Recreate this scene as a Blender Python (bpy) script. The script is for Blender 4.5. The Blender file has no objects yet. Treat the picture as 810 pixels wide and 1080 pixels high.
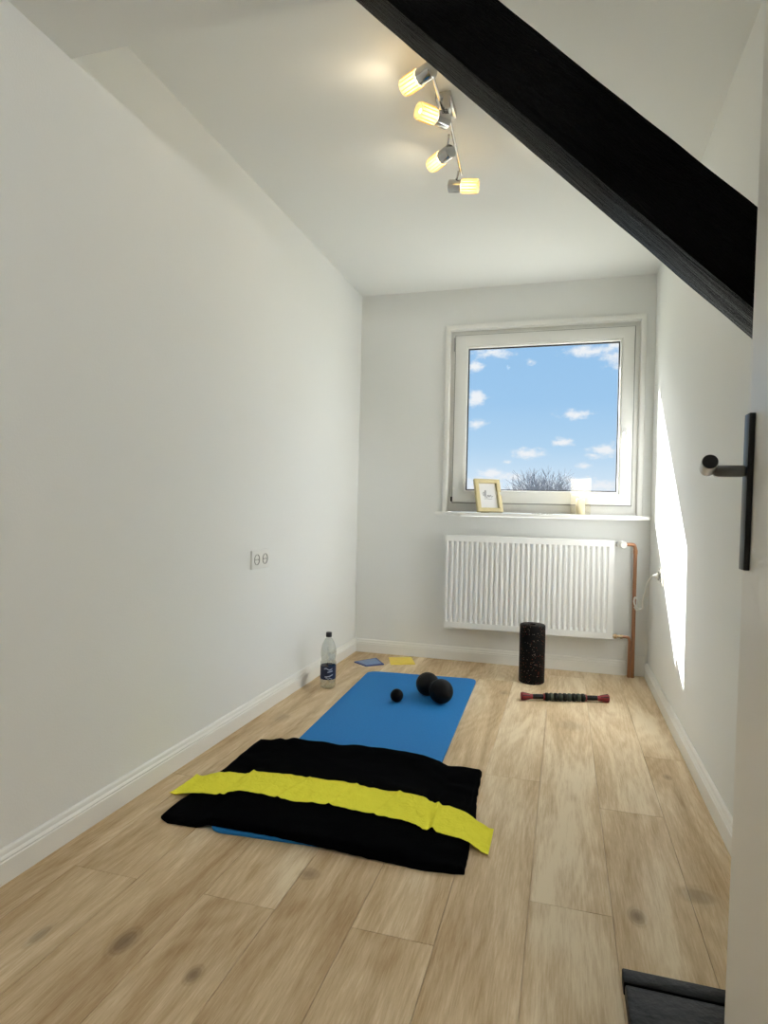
import bpy, bmesh, math, random
from mathutils import Vector, Matrix, noise
S = bpy.context.scene
C = S.collection
rnd = random.Random(7)
PI = math.pi

# ------------------------------------------------------------------ camera numbers
F_PX, YAW, PITCH, ROLL = 656.03, 0.2824025, -0.0056768, 0.0229625
EYE = Vector((0, 0, 0.95))
XL, XR, YB, ZC = -1.3214, 0.4846, 3.9224, 2.352
fw = Vector((-math.sin(YAW) * math.cos(PITCH), math.cos(YAW) * math.cos(PITCH), math.sin(PITCH)))
r0 = Vector((math.cos(YAW), math.sin(YAW), 0))
u0 = r0.cross(fw)
RT = math.cos(ROLL) * r0 + math.sin(ROLL) * u0
UP = -math.sin(ROLL) * r0 + math.cos(ROLL) * u0


def at(px, py, axis, val):
    """Point where the sight line through a photo pixel meets the plane axis = val."""
    d = fw + RT * ((px - 405) / F_PX) - UP * ((py - 540) / F_PX)
    return EYE + d * ((val - EYE[axis]) / d[axis])


# ------------------------------------------------------------------ materials
def new_mat(name):
    m = bpy.data.materials.new(name)
    m.use_nodes = True
    nt = m.node_tree
    for n in list(nt.nodes):
        nt.nodes.remove(n)
    out = nt.nodes.new('ShaderNodeOutputMaterial')
    return m, nt, out


def N(nt, typ, **kw):
    n = nt.nodes.new(typ)
    for k, v in kw.items():
        if k == 'inp':
            for kk, vv in v.items():
                n.inputs[kk].default_value = vv
        else:
            setattr(n, k, v)
    return n


def L(nt, a, b):
    nt.links.new(a, b)


def pbsdf(name, col, rough=0.5, metal=0.0, spec=0.5, bump=0.0, bscale=200.0, bdetail=3.0, bdist=0.002,
          var=0.0, vscale=8.0, sheen=0.0, coat=0.0):
    m, nt, out = new_mat(name)
    b = N(nt, 'ShaderNodeBsdfPrincipled')
    b.inputs['Base Color'].default_value = (*col, 1)
    b.inputs['Roughness'].default_value = rough
    b.inputs['Metallic'].default_value = metal
    b.inputs['Specular IOR Level'].default_value = spec
    b.inputs['Sheen Weight'].default_value = sheen
    b.inputs['Coat Weight'].default_value = coat
    L(nt, b.outputs[0], out.inputs[0])
    tc = N(nt, 'ShaderNodeTexCoord')
    if var > 0:
        nz = N(nt, 'ShaderNodeTexNoise', inp={'Scale': vscale, 'Detail': 4.0})
        L(nt, tc.outputs['Object'], nz.inputs['Vector'])
        mx = N(nt, 'ShaderNodeMix', data_type='RGBA')
        mx.inputs['A'].default_value = (*[c * (1 - var) for c in col], 1)
        mx.inputs['B'].default_value = (*[min(1, c * (1 + var)) for c in col], 1)
        L(nt, nz.outputs['Fac'], mx.inputs['Factor'])
        L(nt, mx.outputs['Result'], b.inputs['Base Color'])
    if bump > 0:
        nz = N(nt, 'ShaderNodeTexNoise', inp={'Scale': bscale, 'Detail': bdetail})
        L(nt, tc.outputs['Object'], nz.inputs['Vector'])
        bp = N(nt, 'ShaderNodeBump', inp={'Strength': bump, 'Distance': bdist})
        L(nt, nz.outputs['Fac'], bp.inputs['Height'])
        L(nt, bp.outputs[0], b.inputs['Normal'])
    return m


def emis(name, col, strength):
    m, nt, out = new_mat(name)
    e = N(nt, 'ShaderNodeEmission', inp={'Color': (*col, 1), 'Strength': strength})
    L(nt, e.outputs[0], out.inputs[0])
    return m


def clear_mat(name, tint=(1, 1, 1), gloss=0.06, rough=0.02):
    m, nt, out = new_mat(name)
    t = N(nt, 'ShaderNodeBsdfTransparent', inp={'Color': (*tint, 1)})
    g = N(nt, 'ShaderNodeBsdfGlossy', inp={'Roughness': rough})
    lw = N(nt, 'ShaderNodeLayerWeight', inp={'Blend': 0.5})
    p5 = N(nt, 'ShaderNodeMath', operation='POWER', inp={1: 5.0})
    L(nt, lw.outputs['Facing'], p5.inputs[0])
    mu = N(nt, 'ShaderNodeMath', operation='MULTIPLY_ADD', inp={1: 1.0 - gloss, 2: gloss})
    mx = N(nt, 'ShaderNodeMixShader')
    L(nt, p5.outputs[0], mu.inputs[0])
    L(nt, mu.outputs[0], mx.inputs[0])
    L(nt, t.outputs[0], mx.inputs[1])
    L(nt, g.outputs[0], mx.inputs[2])
    L(nt, mx.outputs[0], out.inputs[0])
    return m


WALLC = (0.80, 0.81, 0.795)
M = {}
M['wall'] = pbsdf('white_wall_paint', WALLC, 0.9, spec=0.15, bump=0.35, bscale=190, bdist=0.0012)
M['ceil'] = pbsdf('white_ceiling_paint', (0.80, 0.81, 0.795), 0.9, spec=0.15, bump=0.3, bscale=190, bdist=0.0012)
M['rearwall'] = pbsdf('darkened_hall_wall', (0.06, 0.06, 0.06), 0.9, spec=0.1)  # unseen wall, darkened to keep its reflection off the black beam
M['trim'] = pbsdf('white_trim_lacquer', (0.83, 0.83, 0.80), 0.35, bump=0.05, bscale=60)
M['pvc'] = pbsdf('white_window_plastic', (0.80, 0.80, 0.77), 0.3)
M['seal'] = pbsdf('dark_window_seal', (0.03, 0.03, 0.035), 0.6)
M['shadowline'] = pbsdf('grey_shadow_line', (0.22, 0.22, 0.21), 0.6)
M['rad'] = pbsdf('white_radiator_enamel', (0.82, 0.83, 0.82), 0.3)
M['door'] = pbsdf('white_door_lacquer', (0.80, 0.78, 0.74), 0.4, bump=0.06, bscale=90)
M['chrome'] = pbsdf('polished_chrome', (0.55, 0.54, 0.53), 0.16, metal=1.0)
M['steel'] = pbsdf('brushed_steel', (0.42, 0.42, 0.41), 0.32, metal=1.0)
M['darksteel'] = pbsdf('dark_handle_metal', (0.010, 0.010, 0.010), 0.35, spec=0.3)
M['darkchrome'] = pbsdf('dark_satin_steel', (0.17, 0.17, 0.165), 0.3, metal=1.0)
M['copper'] = pbsdf('copper_pipe', (0.46, 0.235, 0.135), 0.36, metal=0.7, var=0.2, vscale=12)
M['brass'] = pbsdf('dull_brass_fitting', (0.48, 0.36, 0.22), 0.3, metal=1.0)
M['mat'] = pbsdf('blue_foam', (0.015, 0.180, 0.490), 0.75, spec=0.25, bump=0.5, bscale=420, bdist=0.001, var=0.08, vscale=90)
M['towel'] = pbsdf('black_terry', (0.0013, 0.0015, 0.0020), 0.95, spec=0.02, bump=1.0, bscale=330, bdist=0.004, var=0.35, vscale=120, sheen=0.0)
M['rubber'] = pbsdf('black_rubber', (0.0028, 0.0028, 0.003), 0.55, spec=0.16, bump=0.4, bscale=160, bdist=0.001)
M['plasticblk'] = pbsdf('black_plastic', (0.004, 0.004, 0.0045), 0.45, spec=0.25)
M['red'] = pbsdf('red_plastic', (0.22, 0.009, 0.014), 0.4)
M['green'] = pbsdf('dark_roller_bead', (0.005, 0.007, 0.005), 0.5, spec=0.2)
M['greybead'] = pbsdf('grey_green_ridge', (0.035, 0.045, 0.033), 0.5, spec=0.3)
M['frame'] = pbsdf('pale_gold_wood', (0.60, 0.51, 0.28), 0.4, var=0.08, vscale=60)
M['framedark'] = pbsdf('dark_frame_back', (0.06, 0.045, 0.025), 0.7)
M['paper'] = pbsdf('white_print_paper', (0.72, 0.72, 0.73), 0.7)
M['ink'] = pbsdf('grey_ink', (0.10, 0.10, 0.12), 0.7)
M['capblk'] = pbsdf('dark_bottle_cap', (0.008, 0.008, 0.014), 0.4)
M['navy'] = pbsdf('navy_bottle_label', (0.008, 0.016, 0.055), 0.4)
M['lblwhite'] = pbsdf('pale_label_print', (0.42, 0.48, 0.60), 0.4)
M['bottle'] = clear_mat('clear_bottle_plastic', (0.86, 0.88, 0.86), 0.14, 0.08)
M['glass'] = clear_mat('window_glass', (0.985, 0.99, 0.99), 0.004, 0.0)
M['cord'] = pbsdf('white_cable', (0.82, 0.81, 0.76), 0.4)
M['socketgrey'] = pbsdf('socket_recess', (0.34, 0.34, 0.32), 0.45)
M['hole'] = pbsdf('socket_hole', (0.015, 0.015, 0.015), 0.6)
M['padblue'] = pbsdf('blue_pad_film', (0.17, 0.28, 0.50), 0.5, var=0.25, vscale=45)
M['padedge'] = pbsdf('indigo_pad_edge', (0.05, 0.08, 0.25), 0.5)
M['padyellow'] = pbsdf('yellow_pad_film', (0.86, 0.66, 0.085), 0.5, var=0.12, vscale=45)
M['wax'] = pbsdf('cream_wax', (0.80, 0.72, 0.52), 0.6)
M['flame'] = emis('candle_flame', (1.0, 0.80, 0.42), 9.0)
M['bulb'] = emis('warm_bulb', (1.0, 0.80, 0.50), 17.0)
M['bark'] = pbsdf('pale_bark', (0.125, 0.14, 0.17), 0.9, bump=0.3, bscale=30)
M['ground'] = pbsdf('pale_town_ground', (0.20, 0.20, 0.16), 0.95, var=0.25, vscale=0.05)
M['render'] = pbsdf('outer_wall_render', (0.6, 0.58, 0.54), 0.9)
M['tile'] = pbsdf('red_roof_tile', (0.25, 0.09, 0.05), 0.8)


def mat_black_timber():
    m, nt, out = new_mat('black_painted_timber')
    tc = N(nt, 'ShaderNodeTexCoord')
    mp = N(nt, 'ShaderNodeMapping')
    mp.inputs['Scale'].default_value = (3.0, 70.0, 70.0)
    L(nt, tc.outputs['Object'], mp.inputs['Vector'])
    nz = N(nt, 'ShaderNodeTexNoise', inp={'Scale': 1.0, 'Detail': 6.0, 'Roughness': 0.65, 'Distortion': 0.5})
    L(nt, mp.outputs[0], nz.inputs['Vector'])
    rp = N(nt, 'ShaderNodeValToRGB')
    rp.color_ramp.elements[0].position = 0.3
    rp.color_ramp.elements[0].color = (0.0008, 0.0008, 0.0008, 1)
    rp.color_ramp.elements[1].position = 0.75
    rp.color_ramp.elements[1].color = (0.003, 0.003, 0.003, 1)
    L(nt, nz.outputs['Fac'], rp.inputs[0])
    b = N(nt, 'ShaderNodeBsdfPrincipled', inp={'Roughness': 0.40, 'Specular IOR Level': 0.06})
    L(nt, rp.outputs[0], b.inputs['Base Color'])
    bp = N(nt, 'ShaderNodeBump', inp={'Strength': 1.0, 'Distance': 0.011})
    mp2 = N(nt, 'ShaderNodeMapping')
    mp2.inputs['Scale'].default_value = (5.0, 26.0, 26.0)
    L(nt, tc.outputs['Object'], mp2.inputs['Vector'])
    nz2 = N(nt, 'ShaderNodeTexNoise', inp={'Scale': 1.0, 'Detail': 5.0, 'Roughness': 0.7, 'Distortion': 1.2})
    L(nt, mp2.outputs[0], nz2.inputs['Vector'])
    hs = N(nt, 'ShaderNodeMath', operation='MULTIPLY_ADD', inp={1: 1.3})
    L(nt, nz2.outputs['Fac'], hs.inputs[0])
    L(nt, nz.outputs['Fac'], hs.inputs[2])
    L(nt, hs.outputs[0], bp.inputs['Height'])
    L(nt, bp.outputs[0], b.inputs['Normal'])
    L(nt, b.outputs[0], out.inputs[0])
    return m


M['timber'] = mat_black_timber()
M['worn'] = pbsdf('worn_black_paint', (0.0045, 0.005, 0.0055), 0.42, spec=0.12, bump=0.6, bscale=45, bdetail=6, bdist=0.004, var=0.5, vscale=30)


def mat_oak():
    m, nt, out = new_mat('oak_plank_floor')
    geo = N(nt, 'ShaderNodeNewGeometry')
    at_ = N(nt, 'ShaderNodeAttribute', attribute_name='plank', attribute_type='GEOMETRY')
    sep = N(nt, 'ShaderNodeSeparateColor')
    L(nt, at_.outputs['Color'], sep.inputs[0])
    off = N(nt, 'ShaderNodeVectorMath', operation='MULTIPLY', inp={1: (13.0, 37.0, 19.0)})
    L(nt, at_.outputs['Color'], off.inputs[0])
    add = N(nt, 'ShaderNodeVectorMath', operation='ADD')
    L(nt, geo.outputs['Position'], add.inputs[0])
    L(nt, off.outputs[0], add.inputs[1])

    # knots at their own spots: ring distortion + dark centre
    KN = [(-.893, 1.137, .020, .035, .8), (-1.08, 1.098, .012, .030, .6), (-.697, 1.10, .013, .020, .75), (.187, 1.578, .016, .026, .75),
          (-.61, 1.493, .022, .022, .55), (.345, 1.713, .035, .03, .5), (.05, 2.9, .05, .06, .3), (-.34, 2.05, .010, .02, .5),
          (.38, 2.45, .012, .02, .5), (-.28, 3.3, .02, .03, .4), (-1.17, 1.9, .03, .05, .35), (-1.2, 2.55, .03, .05, .3)]
    knot_sum = None
    for (kx, ky, sx, sy, st) in KN:
        sub = N(nt, 'ShaderNodeVectorMath', operation='SUBTRACT', inp={1: (kx, ky, 0)})
        L(nt, geo.outputs['Position'], sub.inputs[0])
        ml = N(nt, 'ShaderNodeVectorMath', operation='MULTIPLY', inp={1: (1 / sx, 1 / sy, 0)})
        L(nt, sub.outputs[0], ml.inputs[0])
        ln = N(nt, 'ShaderNodeVectorMath', operation='LENGTH')
        L(nt, ml.outputs[0], ln.inputs[0])
        mr = N(nt, 'ShaderNodeMapRange', interpolation_type='SMOOTHSTEP', inp={'From Min': 0.2, 'From Max': 1.8, 'To Min': st * 0.8, 'To Max': 0.0})
        L(nt, ln.outputs['Value'], mr.inputs['Value'])
        if knot_sum is None:
            knot_sum = mr.outputs[0]
        else:
            mxm = N(nt, 'ShaderNodeMath', operation='MAXIMUM')
            L(nt, knot_sum, mxm.inputs[0])
            L(nt, mr.outputs[0], mxm.inputs[1])
            knot_sum = mxm.outputs[0]

    def grain(scale, detail, dist, rough=0.6):
        mp = N(nt, 'ShaderNodeMapping')
        mp.inputs['Scale'].default_value = scale
        L(nt, add.outputs[0], mp.inputs['Vector'])
        nz = N(nt, 'ShaderNodeTexNoise', inp={'Scale': 1.0, 'Detail': detail, 'Distortion': dist, 'Roughness': rough})
        L(nt, mp.outputs[0], nz.inputs['Vector'])
        return nz.outputs['Fac']
    broad = grain((9, 1.1, 1), 3.0, 0.8)
    fine = grain((230, 14, 1), 5.0, 0.2, 0.7)
    # cathedral figure: rings of a slow field
    field = grain((5.0, 0.9, 1), 1.0, 0.3, 0.4)
    k2 = N(nt, 'ShaderNodeMath', operation='MULTIPLY_ADD', inp={1: 0.25})
    L(nt, knot_sum, k2.inputs[0])
    L(nt, field, k2.inputs[2])
    fm = N(nt, 'ShaderNodeMath', operation='MULTIPLY', inp={1: 95.0})
    L(nt, k2.outputs[0], fm.inputs[0])
    sn = N(nt, 'ShaderNodeMath', operation='SINE')
    L(nt, fm.outputs[0], sn.inputs[0])
    # combine
    a1 = N(nt, 'ShaderNodeMath', operation='MULTIPLY_ADD', inp={1: 0.032, 2: 0.0})
    L(nt, sn.outputs[0], a1.inputs[0])
    a2 = N(nt, 'ShaderNodeMath', operation='MULTIPLY_ADD', inp={1: 0.9})
    L(nt, broad, a2.inputs[0])
    L(nt, a1.outputs[0], a2.inputs[2])
    a3 = N(nt, 'ShaderNodeMath', operation='MULTIPLY_ADD', inp={1: 0.55})
    L(nt, fine, a3.inputs[0])
    L(nt, a2.outputs[0], a3.inputs[2])
    a4 = N(nt, 'ShaderNodeMath', operation='MULTIPLY_ADD', inp={1: 0.22})
    L(nt, sep.outputs[0], a4.inputs[0])
    L(nt, a3.outputs[0], a4.inputs[2])
    rp = N(nt, 'ShaderNodeValToRGB')
    e = rp.color_ramp.elements
    e[0].position = 0.50
    e[0].color = (0.38, 0.25, 0.125, 1)
    e[1].position = 1.0
    e[1].color = (0.80, 0.67, 0.48, 1)
    x = e.new(0.82)
    x.color = (0.64, 0.49, 0.31, 1)
    L(nt, a4.outputs[0], rp.inputs[0])
    kx = N(nt, 'ShaderNodeMix', data_type='RGBA')
    kx.inputs['B'].default_value = (0.11, 0.075, 0.05, 1)
    L(nt, knot_sum, kx.inputs['Factor'])
    L(nt, rp.outputs[0], kx.inputs['A'])
    b = N(nt, 'ShaderNodeBsdfPrincipled', inp={'Roughness': 0.40, 'Specular IOR Level': 0.06})
    L(nt, kx.outputs['Result'], b.inputs['Base Color'])
    bp = N(nt, 'ShaderNodeBump', inp={'Strength': 0.15, 'Distance': 0.001})
    L(nt, fine, bp.inputs['Height'])
    L(nt, bp.outputs[0], b.inputs['Normal'])
    L(nt, b.outputs[0], out.inputs[0])
    return m


M['oak'] = mat_oak()


def mat_speckle():
    m, nt, out = new_mat('black_foam_with_specks')
    tc = N(nt, 'ShaderNodeTexCoord')
    vo = N(nt, 'ShaderNodeTexVoronoi', feature='F1', inp={'Scale': 150.0})
    L(nt, tc.outputs['Object'], vo.inputs['Vector'])
    sep = N(nt, 'ShaderNodeSeparateColor')
    L(nt, vo.outputs['Color'], sep.inputs[0])
    pick = N(nt, 'ShaderNodeMath', operation='GREATER_THAN', inp={1: 0.72})
    L(nt, sep.outputs[0], pick.inputs[0])
    near = N(nt, 'ShaderNodeMath', operation='LESS_THAN', inp={1: 0.30})
    L(nt, vo.outputs['Distance'], near.inputs[0])
    mu = N(nt, 'ShaderNodeMath', operation='MULTIPLY')
    L(nt, pick.outputs[0], mu.inputs[0])
    L(nt, near.outputs[0], mu.inputs[1])
    rp = N(nt, 'ShaderNodeValToRGB')
    rp.color_ramp.interpolation = 'CONSTANT'
    e = rp.color_ramp.elements
    e[0].color = (0.20, 0.04, 0.022, 1)
    e[1].position = 0.55
    e[1].color = (0.20, 0.165, 0.14, 1)
    x = e.new(0.35)
    x.color = (0.13, 0.06, 0.03, 1)
    L(nt, sep.outputs[1], rp.inputs[0])
    mx = N(nt, 'ShaderNodeMix', data_type='RGBA')
    mx.inputs['A'].default_value = (0.0028, 0.0026, 0.0026, 1)
    L(nt, mu.outputs[0], mx.inputs['Factor'])
    L(nt, rp.outputs[0], mx.inputs['B'])
    b = N(nt, 'ShaderNodeBsdfPrincipled', inp={'Roughness': 0.6, 'Specular IOR Level': 0.14})
    L(nt, mx.outputs['Result'], b.inputs['Base Color'])
    L(nt, b.outputs[0], out.inputs[0])
    return m


M['speck'] = mat_speckle()


def mat_translucent(name, col, trans=0.4, transp=0.25, rough=0.5):
    m, nt, out = new_mat(name)
    d = N(nt, 'ShaderNodeBsdfDiffuse', inp={'Color': (*col, 1)})
    t = N(nt, 'ShaderNodeBsdfTranslucent', inp={'Color': (*col, 1)})
    p = N(nt, 'ShaderNodeBsdfTransparent', inp={'Color': (*[min(1, c * 1.1) for c in col], 1)})
    m1 = N(nt, 'ShaderNodeMixShader', inp={0: trans})
    m2 = N(nt, 'ShaderNodeMixShader', inp={0: transp})
    L(nt, d.outputs[0], m1.inputs[1])
    L(nt, t.outputs[0], m1.inputs[2])
    L(nt, m1.outputs[0], m2.inputs[1])
    L(nt, p.outputs[0], m2.inputs[2])
    L(nt, m2.outputs[0], out.inputs[0])
    return m


M['shade'] = mat_translucent('cream_lamp_glass', (0.96, 0.87, 0.64), 0.75, 0.22)
M['amber'] = mat_translucent('amber_glass_rib', (0.82, 0.64, 0.36), 0.5, 0.0)
M['lantern'] = mat_translucent('frosted_white_glass', (0.90, 0.89, 0.86), 0.5, 0.966)
M['band'] = mat_translucent('yellow_latex', (0.95, 0.90, 0.085), 0.06, 0.05)
_nt = M['band'].node_tree
_tc = N(_nt, 'ShaderNodeTexCoord')
_nz = N(_nt, 'ShaderNodeTexNoise', inp={'Scale': 55.0, 'Detail': 4.0, 'Distortion': 1.0})
_bp = N(_nt, 'ShaderNodeBump', inp={'Strength': 0.7, 'Distance': 0.006})
L(_nt, _tc.outputs['Object'], _nz.inputs['Vector'])
L(_nt, _nz.outputs['Fac'], _bp.inputs['Height'])
for _n in _nt.nodes:
    if _n.bl_idname in ('ShaderNodeBsdfDiffuse', 'ShaderNodeBsdfTranslucent'):
        L(_nt, _bp.outputs[0], _n.inputs['Normal'])


# ------------------------------------------------------------------ mesh helpers
def box(bm, x0, x1, y0, y1, z0, z1, bev=0.0, seg=2):
    vs = [bm.verts.new((x, y, z)) for x in (x0, x1) for y in (y0, y1) for z in (z0, z1)]
    F = [(0, 1, 3, 2), (4, 6, 7, 5), (0, 4, 5, 1), (2, 3, 7, 6), (0, 2, 6, 4), (1, 5, 7, 3)]
    fs = [bm.faces.new([vs[i] for i in f]) for f in F]
    if bev > 0:
        es = list({e for f in fs for e in f.edges})
        bmesh.ops.bevel(bm, geom=es, offset=bev, segments=seg, profile=0.5, affect='EDGES')
    return vs


def frame_axes(d):
    d = Vector(d).normalized()
    a = Vector((0, 0, 1)) if abs(d.z) < 0.9 else Vector((1, 0, 0))
    u = d.cross(a).normalized()
    return d, u, d.cross(u).normalized()


def lathe(bm, prof, o, d, seg=32, ribs=0, ribamp=0.0):
    """prof: list of (radius, distance along d) from origin o."""
    d, u, v = frame_axes(d)
    o = Vector(o)
    rings = []
    for r, h in prof:
        if r <= 1e-6:
            rings.append([bm.verts.new(o + d * h)])
        else:
            ring = []
            for i in range(seg):
                a = 2 * PI * i / seg
                rr = r * (1 + ribamp * math.cos(ribs * a)) if ribs else r
                ring.append(bm.verts.new(o + d * h + (u * math.cos(a) + v * math.sin(a)) * rr))
            rings.append(ring)
    for A, B in zip(rings, rings[1:]):
        if len(A) == 1 and len(B) == 1:
            continue
        for i in range(max(len(A), len(B))):
            j = (i + 1) % max(len(A), len(B))
            if len(A) == 1:
                bm.faces.new((A[0], B[j], B[i]))
            elif len(B) == 1:
                bm.faces.new((A[i], A[j], B[0]))
            else:
                bm.faces.new((A[i], A[j], B[j], B[i]))
    return rings


def tube(bm, pts, r, seg=12, cap=True):
    pts = [Vector(p) for p in pts]
    n = len(pts)
    rs = r if isinstance(r, (list, tuple)) else [r] * n
    rings = []
    pu = None
    for i, p in enumerate(pts):
        t = (pts[min(i + 1, n - 1)] - pts[max(i - 1, 0)]).normalized()
        if pu is None:
            _, u, v = frame_axes(t)
        else:
            u = (pu - t * pu.dot(t)).normalized()
            v = t.cross(u).normalized()
        pu = u
        rings.append([bm.verts.new(p + (u * math.cos(2 * PI * k / seg) + v * math.sin(2 * PI * k / seg)) * rs[i]) for k in range(seg)])
    for A, B in zip(rings, rings[1:]):
        for k in range(seg):
            bm.faces.new((A[k], A[(k + 1) % seg], B[(k + 1) % seg], B[k]))
    if cap:
        bm.faces.new(rings[0][::-1])
        bm.faces.new(rings[-1])


def extrude_profile(bm, prof, A, B, side):
    """Sweep a (out, up) profile from A to B; 'side' is the outward horizontal direction."""
    A, B, s = Vector(A), Vector(B), Vector(side)
    ra = [bm.verts.new(A + s * o + Vector((0, 0, h))) for o, h in prof]
    rb = [bm.verts.new(B + s * o + Vector((0, 0, h))) for o, h in prof]
    n = len(prof)
    for i in range(n):
        j = (i + 1) % n
        bm.faces.new((ra[i], ra[j], rb[j], rb[i]))
    bm.faces.new(ra[::-1])
    bm.faces.new(rb)


def catmull(pts, n=8):
    pts = [Vector(p) for p in pts]
    P = [pts[0] * 2 - pts[1]] + pts + [pts[-1] * 2 - pts[-2]]
    out = []
    for i in range(1, len(P) - 2):
        a, b, c, d = P[i - 1], P[i], P[i + 1], P[i + 2]
        for k in range(n):
            t = k / n
            out.append(0.5 * ((2 * b) + (c - a) * t + (2 * a - 5 * b + 4 * c - d) * t * t + (3 * b - a - 3 * c + d) * t ** 3))
    out.append(pts[-1])
    return out


def obj(name, bm, mat, parent=None, smooth=35):
    bmesh.ops.recalc_face_normals(bm, faces=bm.faces)
    me = bpy.data.meshes.new(name)
    bm.to_mesh(me)
    bm.free()
    me.materials.append(mat)
    if smooth:
        for p in me.polygons:
            p.use_smooth = True
        me.set_sharp_from_angle(angle=math.radians(smooth))
    o = bpy.data.objects.new(name, me)
    C.objects.link(o)
    xs = [v.co for v in me.vertices]
    c = Vector(((min(v.x for v in xs) + max(v.x for v in xs)) / 2, (min(v.y for v in xs) + max(v.y for v in xs)) / 2, min(v.z for v in xs)))
    me.transform(Matrix.Translation(-c))
    o.location = c
    if parent is not None:
        o.parent = parent
        w = Vector((0, 0, 0))
        q = parent
        while q is not None:
            w += q.location
            q = q.parent
        o.location = c - w
    return o


def tag(o, label, cat, group=None):
    o['label'] = label
    o['category'] = cat
    if group:
        o['group'] = group
    return o


def thing(name, label, cat, loc, group=None):
    o = bpy.data.objects.new(name, None)
    o.empty_display_size = 0.05
    C.objects.link(o)
    o.location = loc
    return tag(o, label, cat, group)


def struct(name, bm, mat, label, parent=None, smooth=35):
    o = obj(name, bm, mat, parent, smooth)
    if parent is None:
        o['kind'] = 'structure'
        o['label'] = label
    return o


def B():
    return bmesh.new()


# ------------------------------------------------------------------ room shell
YR = -1.6            # rear of the hall behind the doorway
SOF_Y, SOF_Z = 1.39, 2.157
WT = 0.20            # outer wall thickness

# floor of individual boards
bm = B()
lay = bm.loops.layers.float_color.new('plank')
JOINT = {-7: 1.9, -6: 1.336, -5: 2.95, -4: 1.335, -3: 0.55, -2: 1.333, -1: 2.258, 0: 1.559, 1: 2.12, 2: 2.63}
TONE = {(-1, 0): .25, (0, 0): .55, (-1, 1): .6, (0, 1): .62, (1, 0): .5, (1, 1): .62, (2, 1): .58, (2, 0): .42, (-2, 0): .42, (-2, 1): .35,
        (-3, 1): .02, (-3, 0): .02, (-4, 1): .30, (-4, 0): .42, (-5, 0): .10, (-6, 0): .06, (-6, 1): .10, (-7, 1): .05}
GAP = 0.0008
for k in range(-7, 3):
    xa, xb = max(XL, -0.06 + 0.191 * k), min(XR, -0.06 + 0.191 * (k + 1))
    cuts = [YR]
    y = JOINT[k] - 2.2 * 3
    while y < YB:
        if YR + 0.05 < y < YB - 0.02:
            cuts.append(y)
        y += 2.2
    cuts.append(YB)
    for a, b in zip(cuts, cuts[1:]):
        mid = 1 if (a + b) / 2 > JOINT[k] else 0
        tone = TONE.get((k, mid), rnd.uniform(.2, .6))
        col = (tone, rnd.random(), rnd.random(), 1)
        vs = [bm.verts.new(c) for c in ((xa + GAP, a + GAP, 0), (xb - GAP, a + GAP, 0), (xb - GAP, b - GAP, 0), (xa + GAP, b - GAP, 0))]
        lo = [bm.verts.new(v.co + Vector((0, 0, -0.004))) for v in vs]
        fs = [bm.faces.new(vs)] + [bm.faces.new((vs[i], vs[(i + 1) % 4], lo[(i + 1) % 4], lo[i])) for i in range(4)]
        for f in fs:
            for lp in f.loops:
                lp[lay] = col
box(bm, XL - .15, XR + .15, YR - .15, YB + WT, -0.12, -0.004)
struct('floor', bm, M['oak'], 'light oak plank floor', smooth=0)

ZT = 2.6
bm = B(); box(bm, XL - .15, XL, YR - .15, YB + WT, -0.12, ZT)
struct('wall_left', bm, M['wall'], 'long white wall on the left', smooth=0)
bm = B(); box(bm, XR, XR + .15, YR - .15, YB + WT, -0.12, ZT)
struct('wall_right', bm, M['wall'], 'white wall on the right with the sun patch', smooth=0)
# back wall with the window hole
WXC = -0.157
HX0, HX1, HZ0, HZ1 = WXC - 0.572, WXC + 0.572, 0.915, 2.098
bm = B()
box(bm, XL, HX0, YB, YB + WT, 0, ZT)
box(bm, HX1, XR, YB, YB + WT, 0, ZT)
box(bm, HX0, HX1, YB, YB + WT, 0, HZ0)
box(bm, HX0, HX1, YB, YB + WT, HZ1, ZT)
struct('wall_back', bm, M['wall'], 'white end wall around the window', smooth=0)
bm = B()
box(bm, XL, XR, SOF_Y, YB, ZC, ZT)
struct('ceiling', bm, M['ceil'], 'white ceiling over the room', smooth=0)
bm = B()
box(bm, XL, XR, YR, SOF_Y, SOF_Z, ZT)
struct('ceiling_near', bm, M['ceil'], 'lower white ceiling strip near the doorway', smooth=0)
bm = B()
box(bm, XL, XR, YR - .15, YR, 0, ZT)
struct('wall_rear', bm, M['rearwall'], 'unseen hall wall behind the doorway, darkened to cut reflections', smooth=0)
bm = B()
box(bm, 0.34, XR, 0.02, 0.14, 0, SOF_Z)
struct('wall_front', bm, M['wall'], 'white partition stub that the door hangs on', smooth=0)

# baseboards
BP = [(0, 0), (0.016, 0), (0.016, 0.056), (0.0135, 0.058), (0.0135, 0.0605), (0.015, 0.063), (0.0125, 0.069), (0.0105, 0.071), (0.0105, 0.074), (0.008, 0.081), (0.004, 0.085), (0, 0.085)]
bm = B(); extrude_profile(bm, BP, (XL, YR, 0), (XL, YB, 0), (1, 0, 0))
struct('baseboard_left', bm, M['trim'], 'white baseboard along the left wall', smooth=25)
bm = B(); extrude_profile(bm, BP, (XR, 1.385, 0), (XR, YB, 0), (-1, 0, 0))
struct('baseboard_right', bm, M['trim'], 'white baseboard along the right wall', smooth=25)
bm = B(); extrude_profile(bm, BP, (XL + .016, YB, 0), (0.365, YB, 0), (0, -1, 0))
struct('baseboard_back', bm, M['trim'], 'white baseboard under the radiator', smooth=25)
bm = B(); box(bm, 0.412, XR - .016, YB - 0.016, YB, 0.003, 0.118, 0.002)
struct('trim_1', bm, M['trim'], 'short taller baseboard piece right of the copper pipe')

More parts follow.
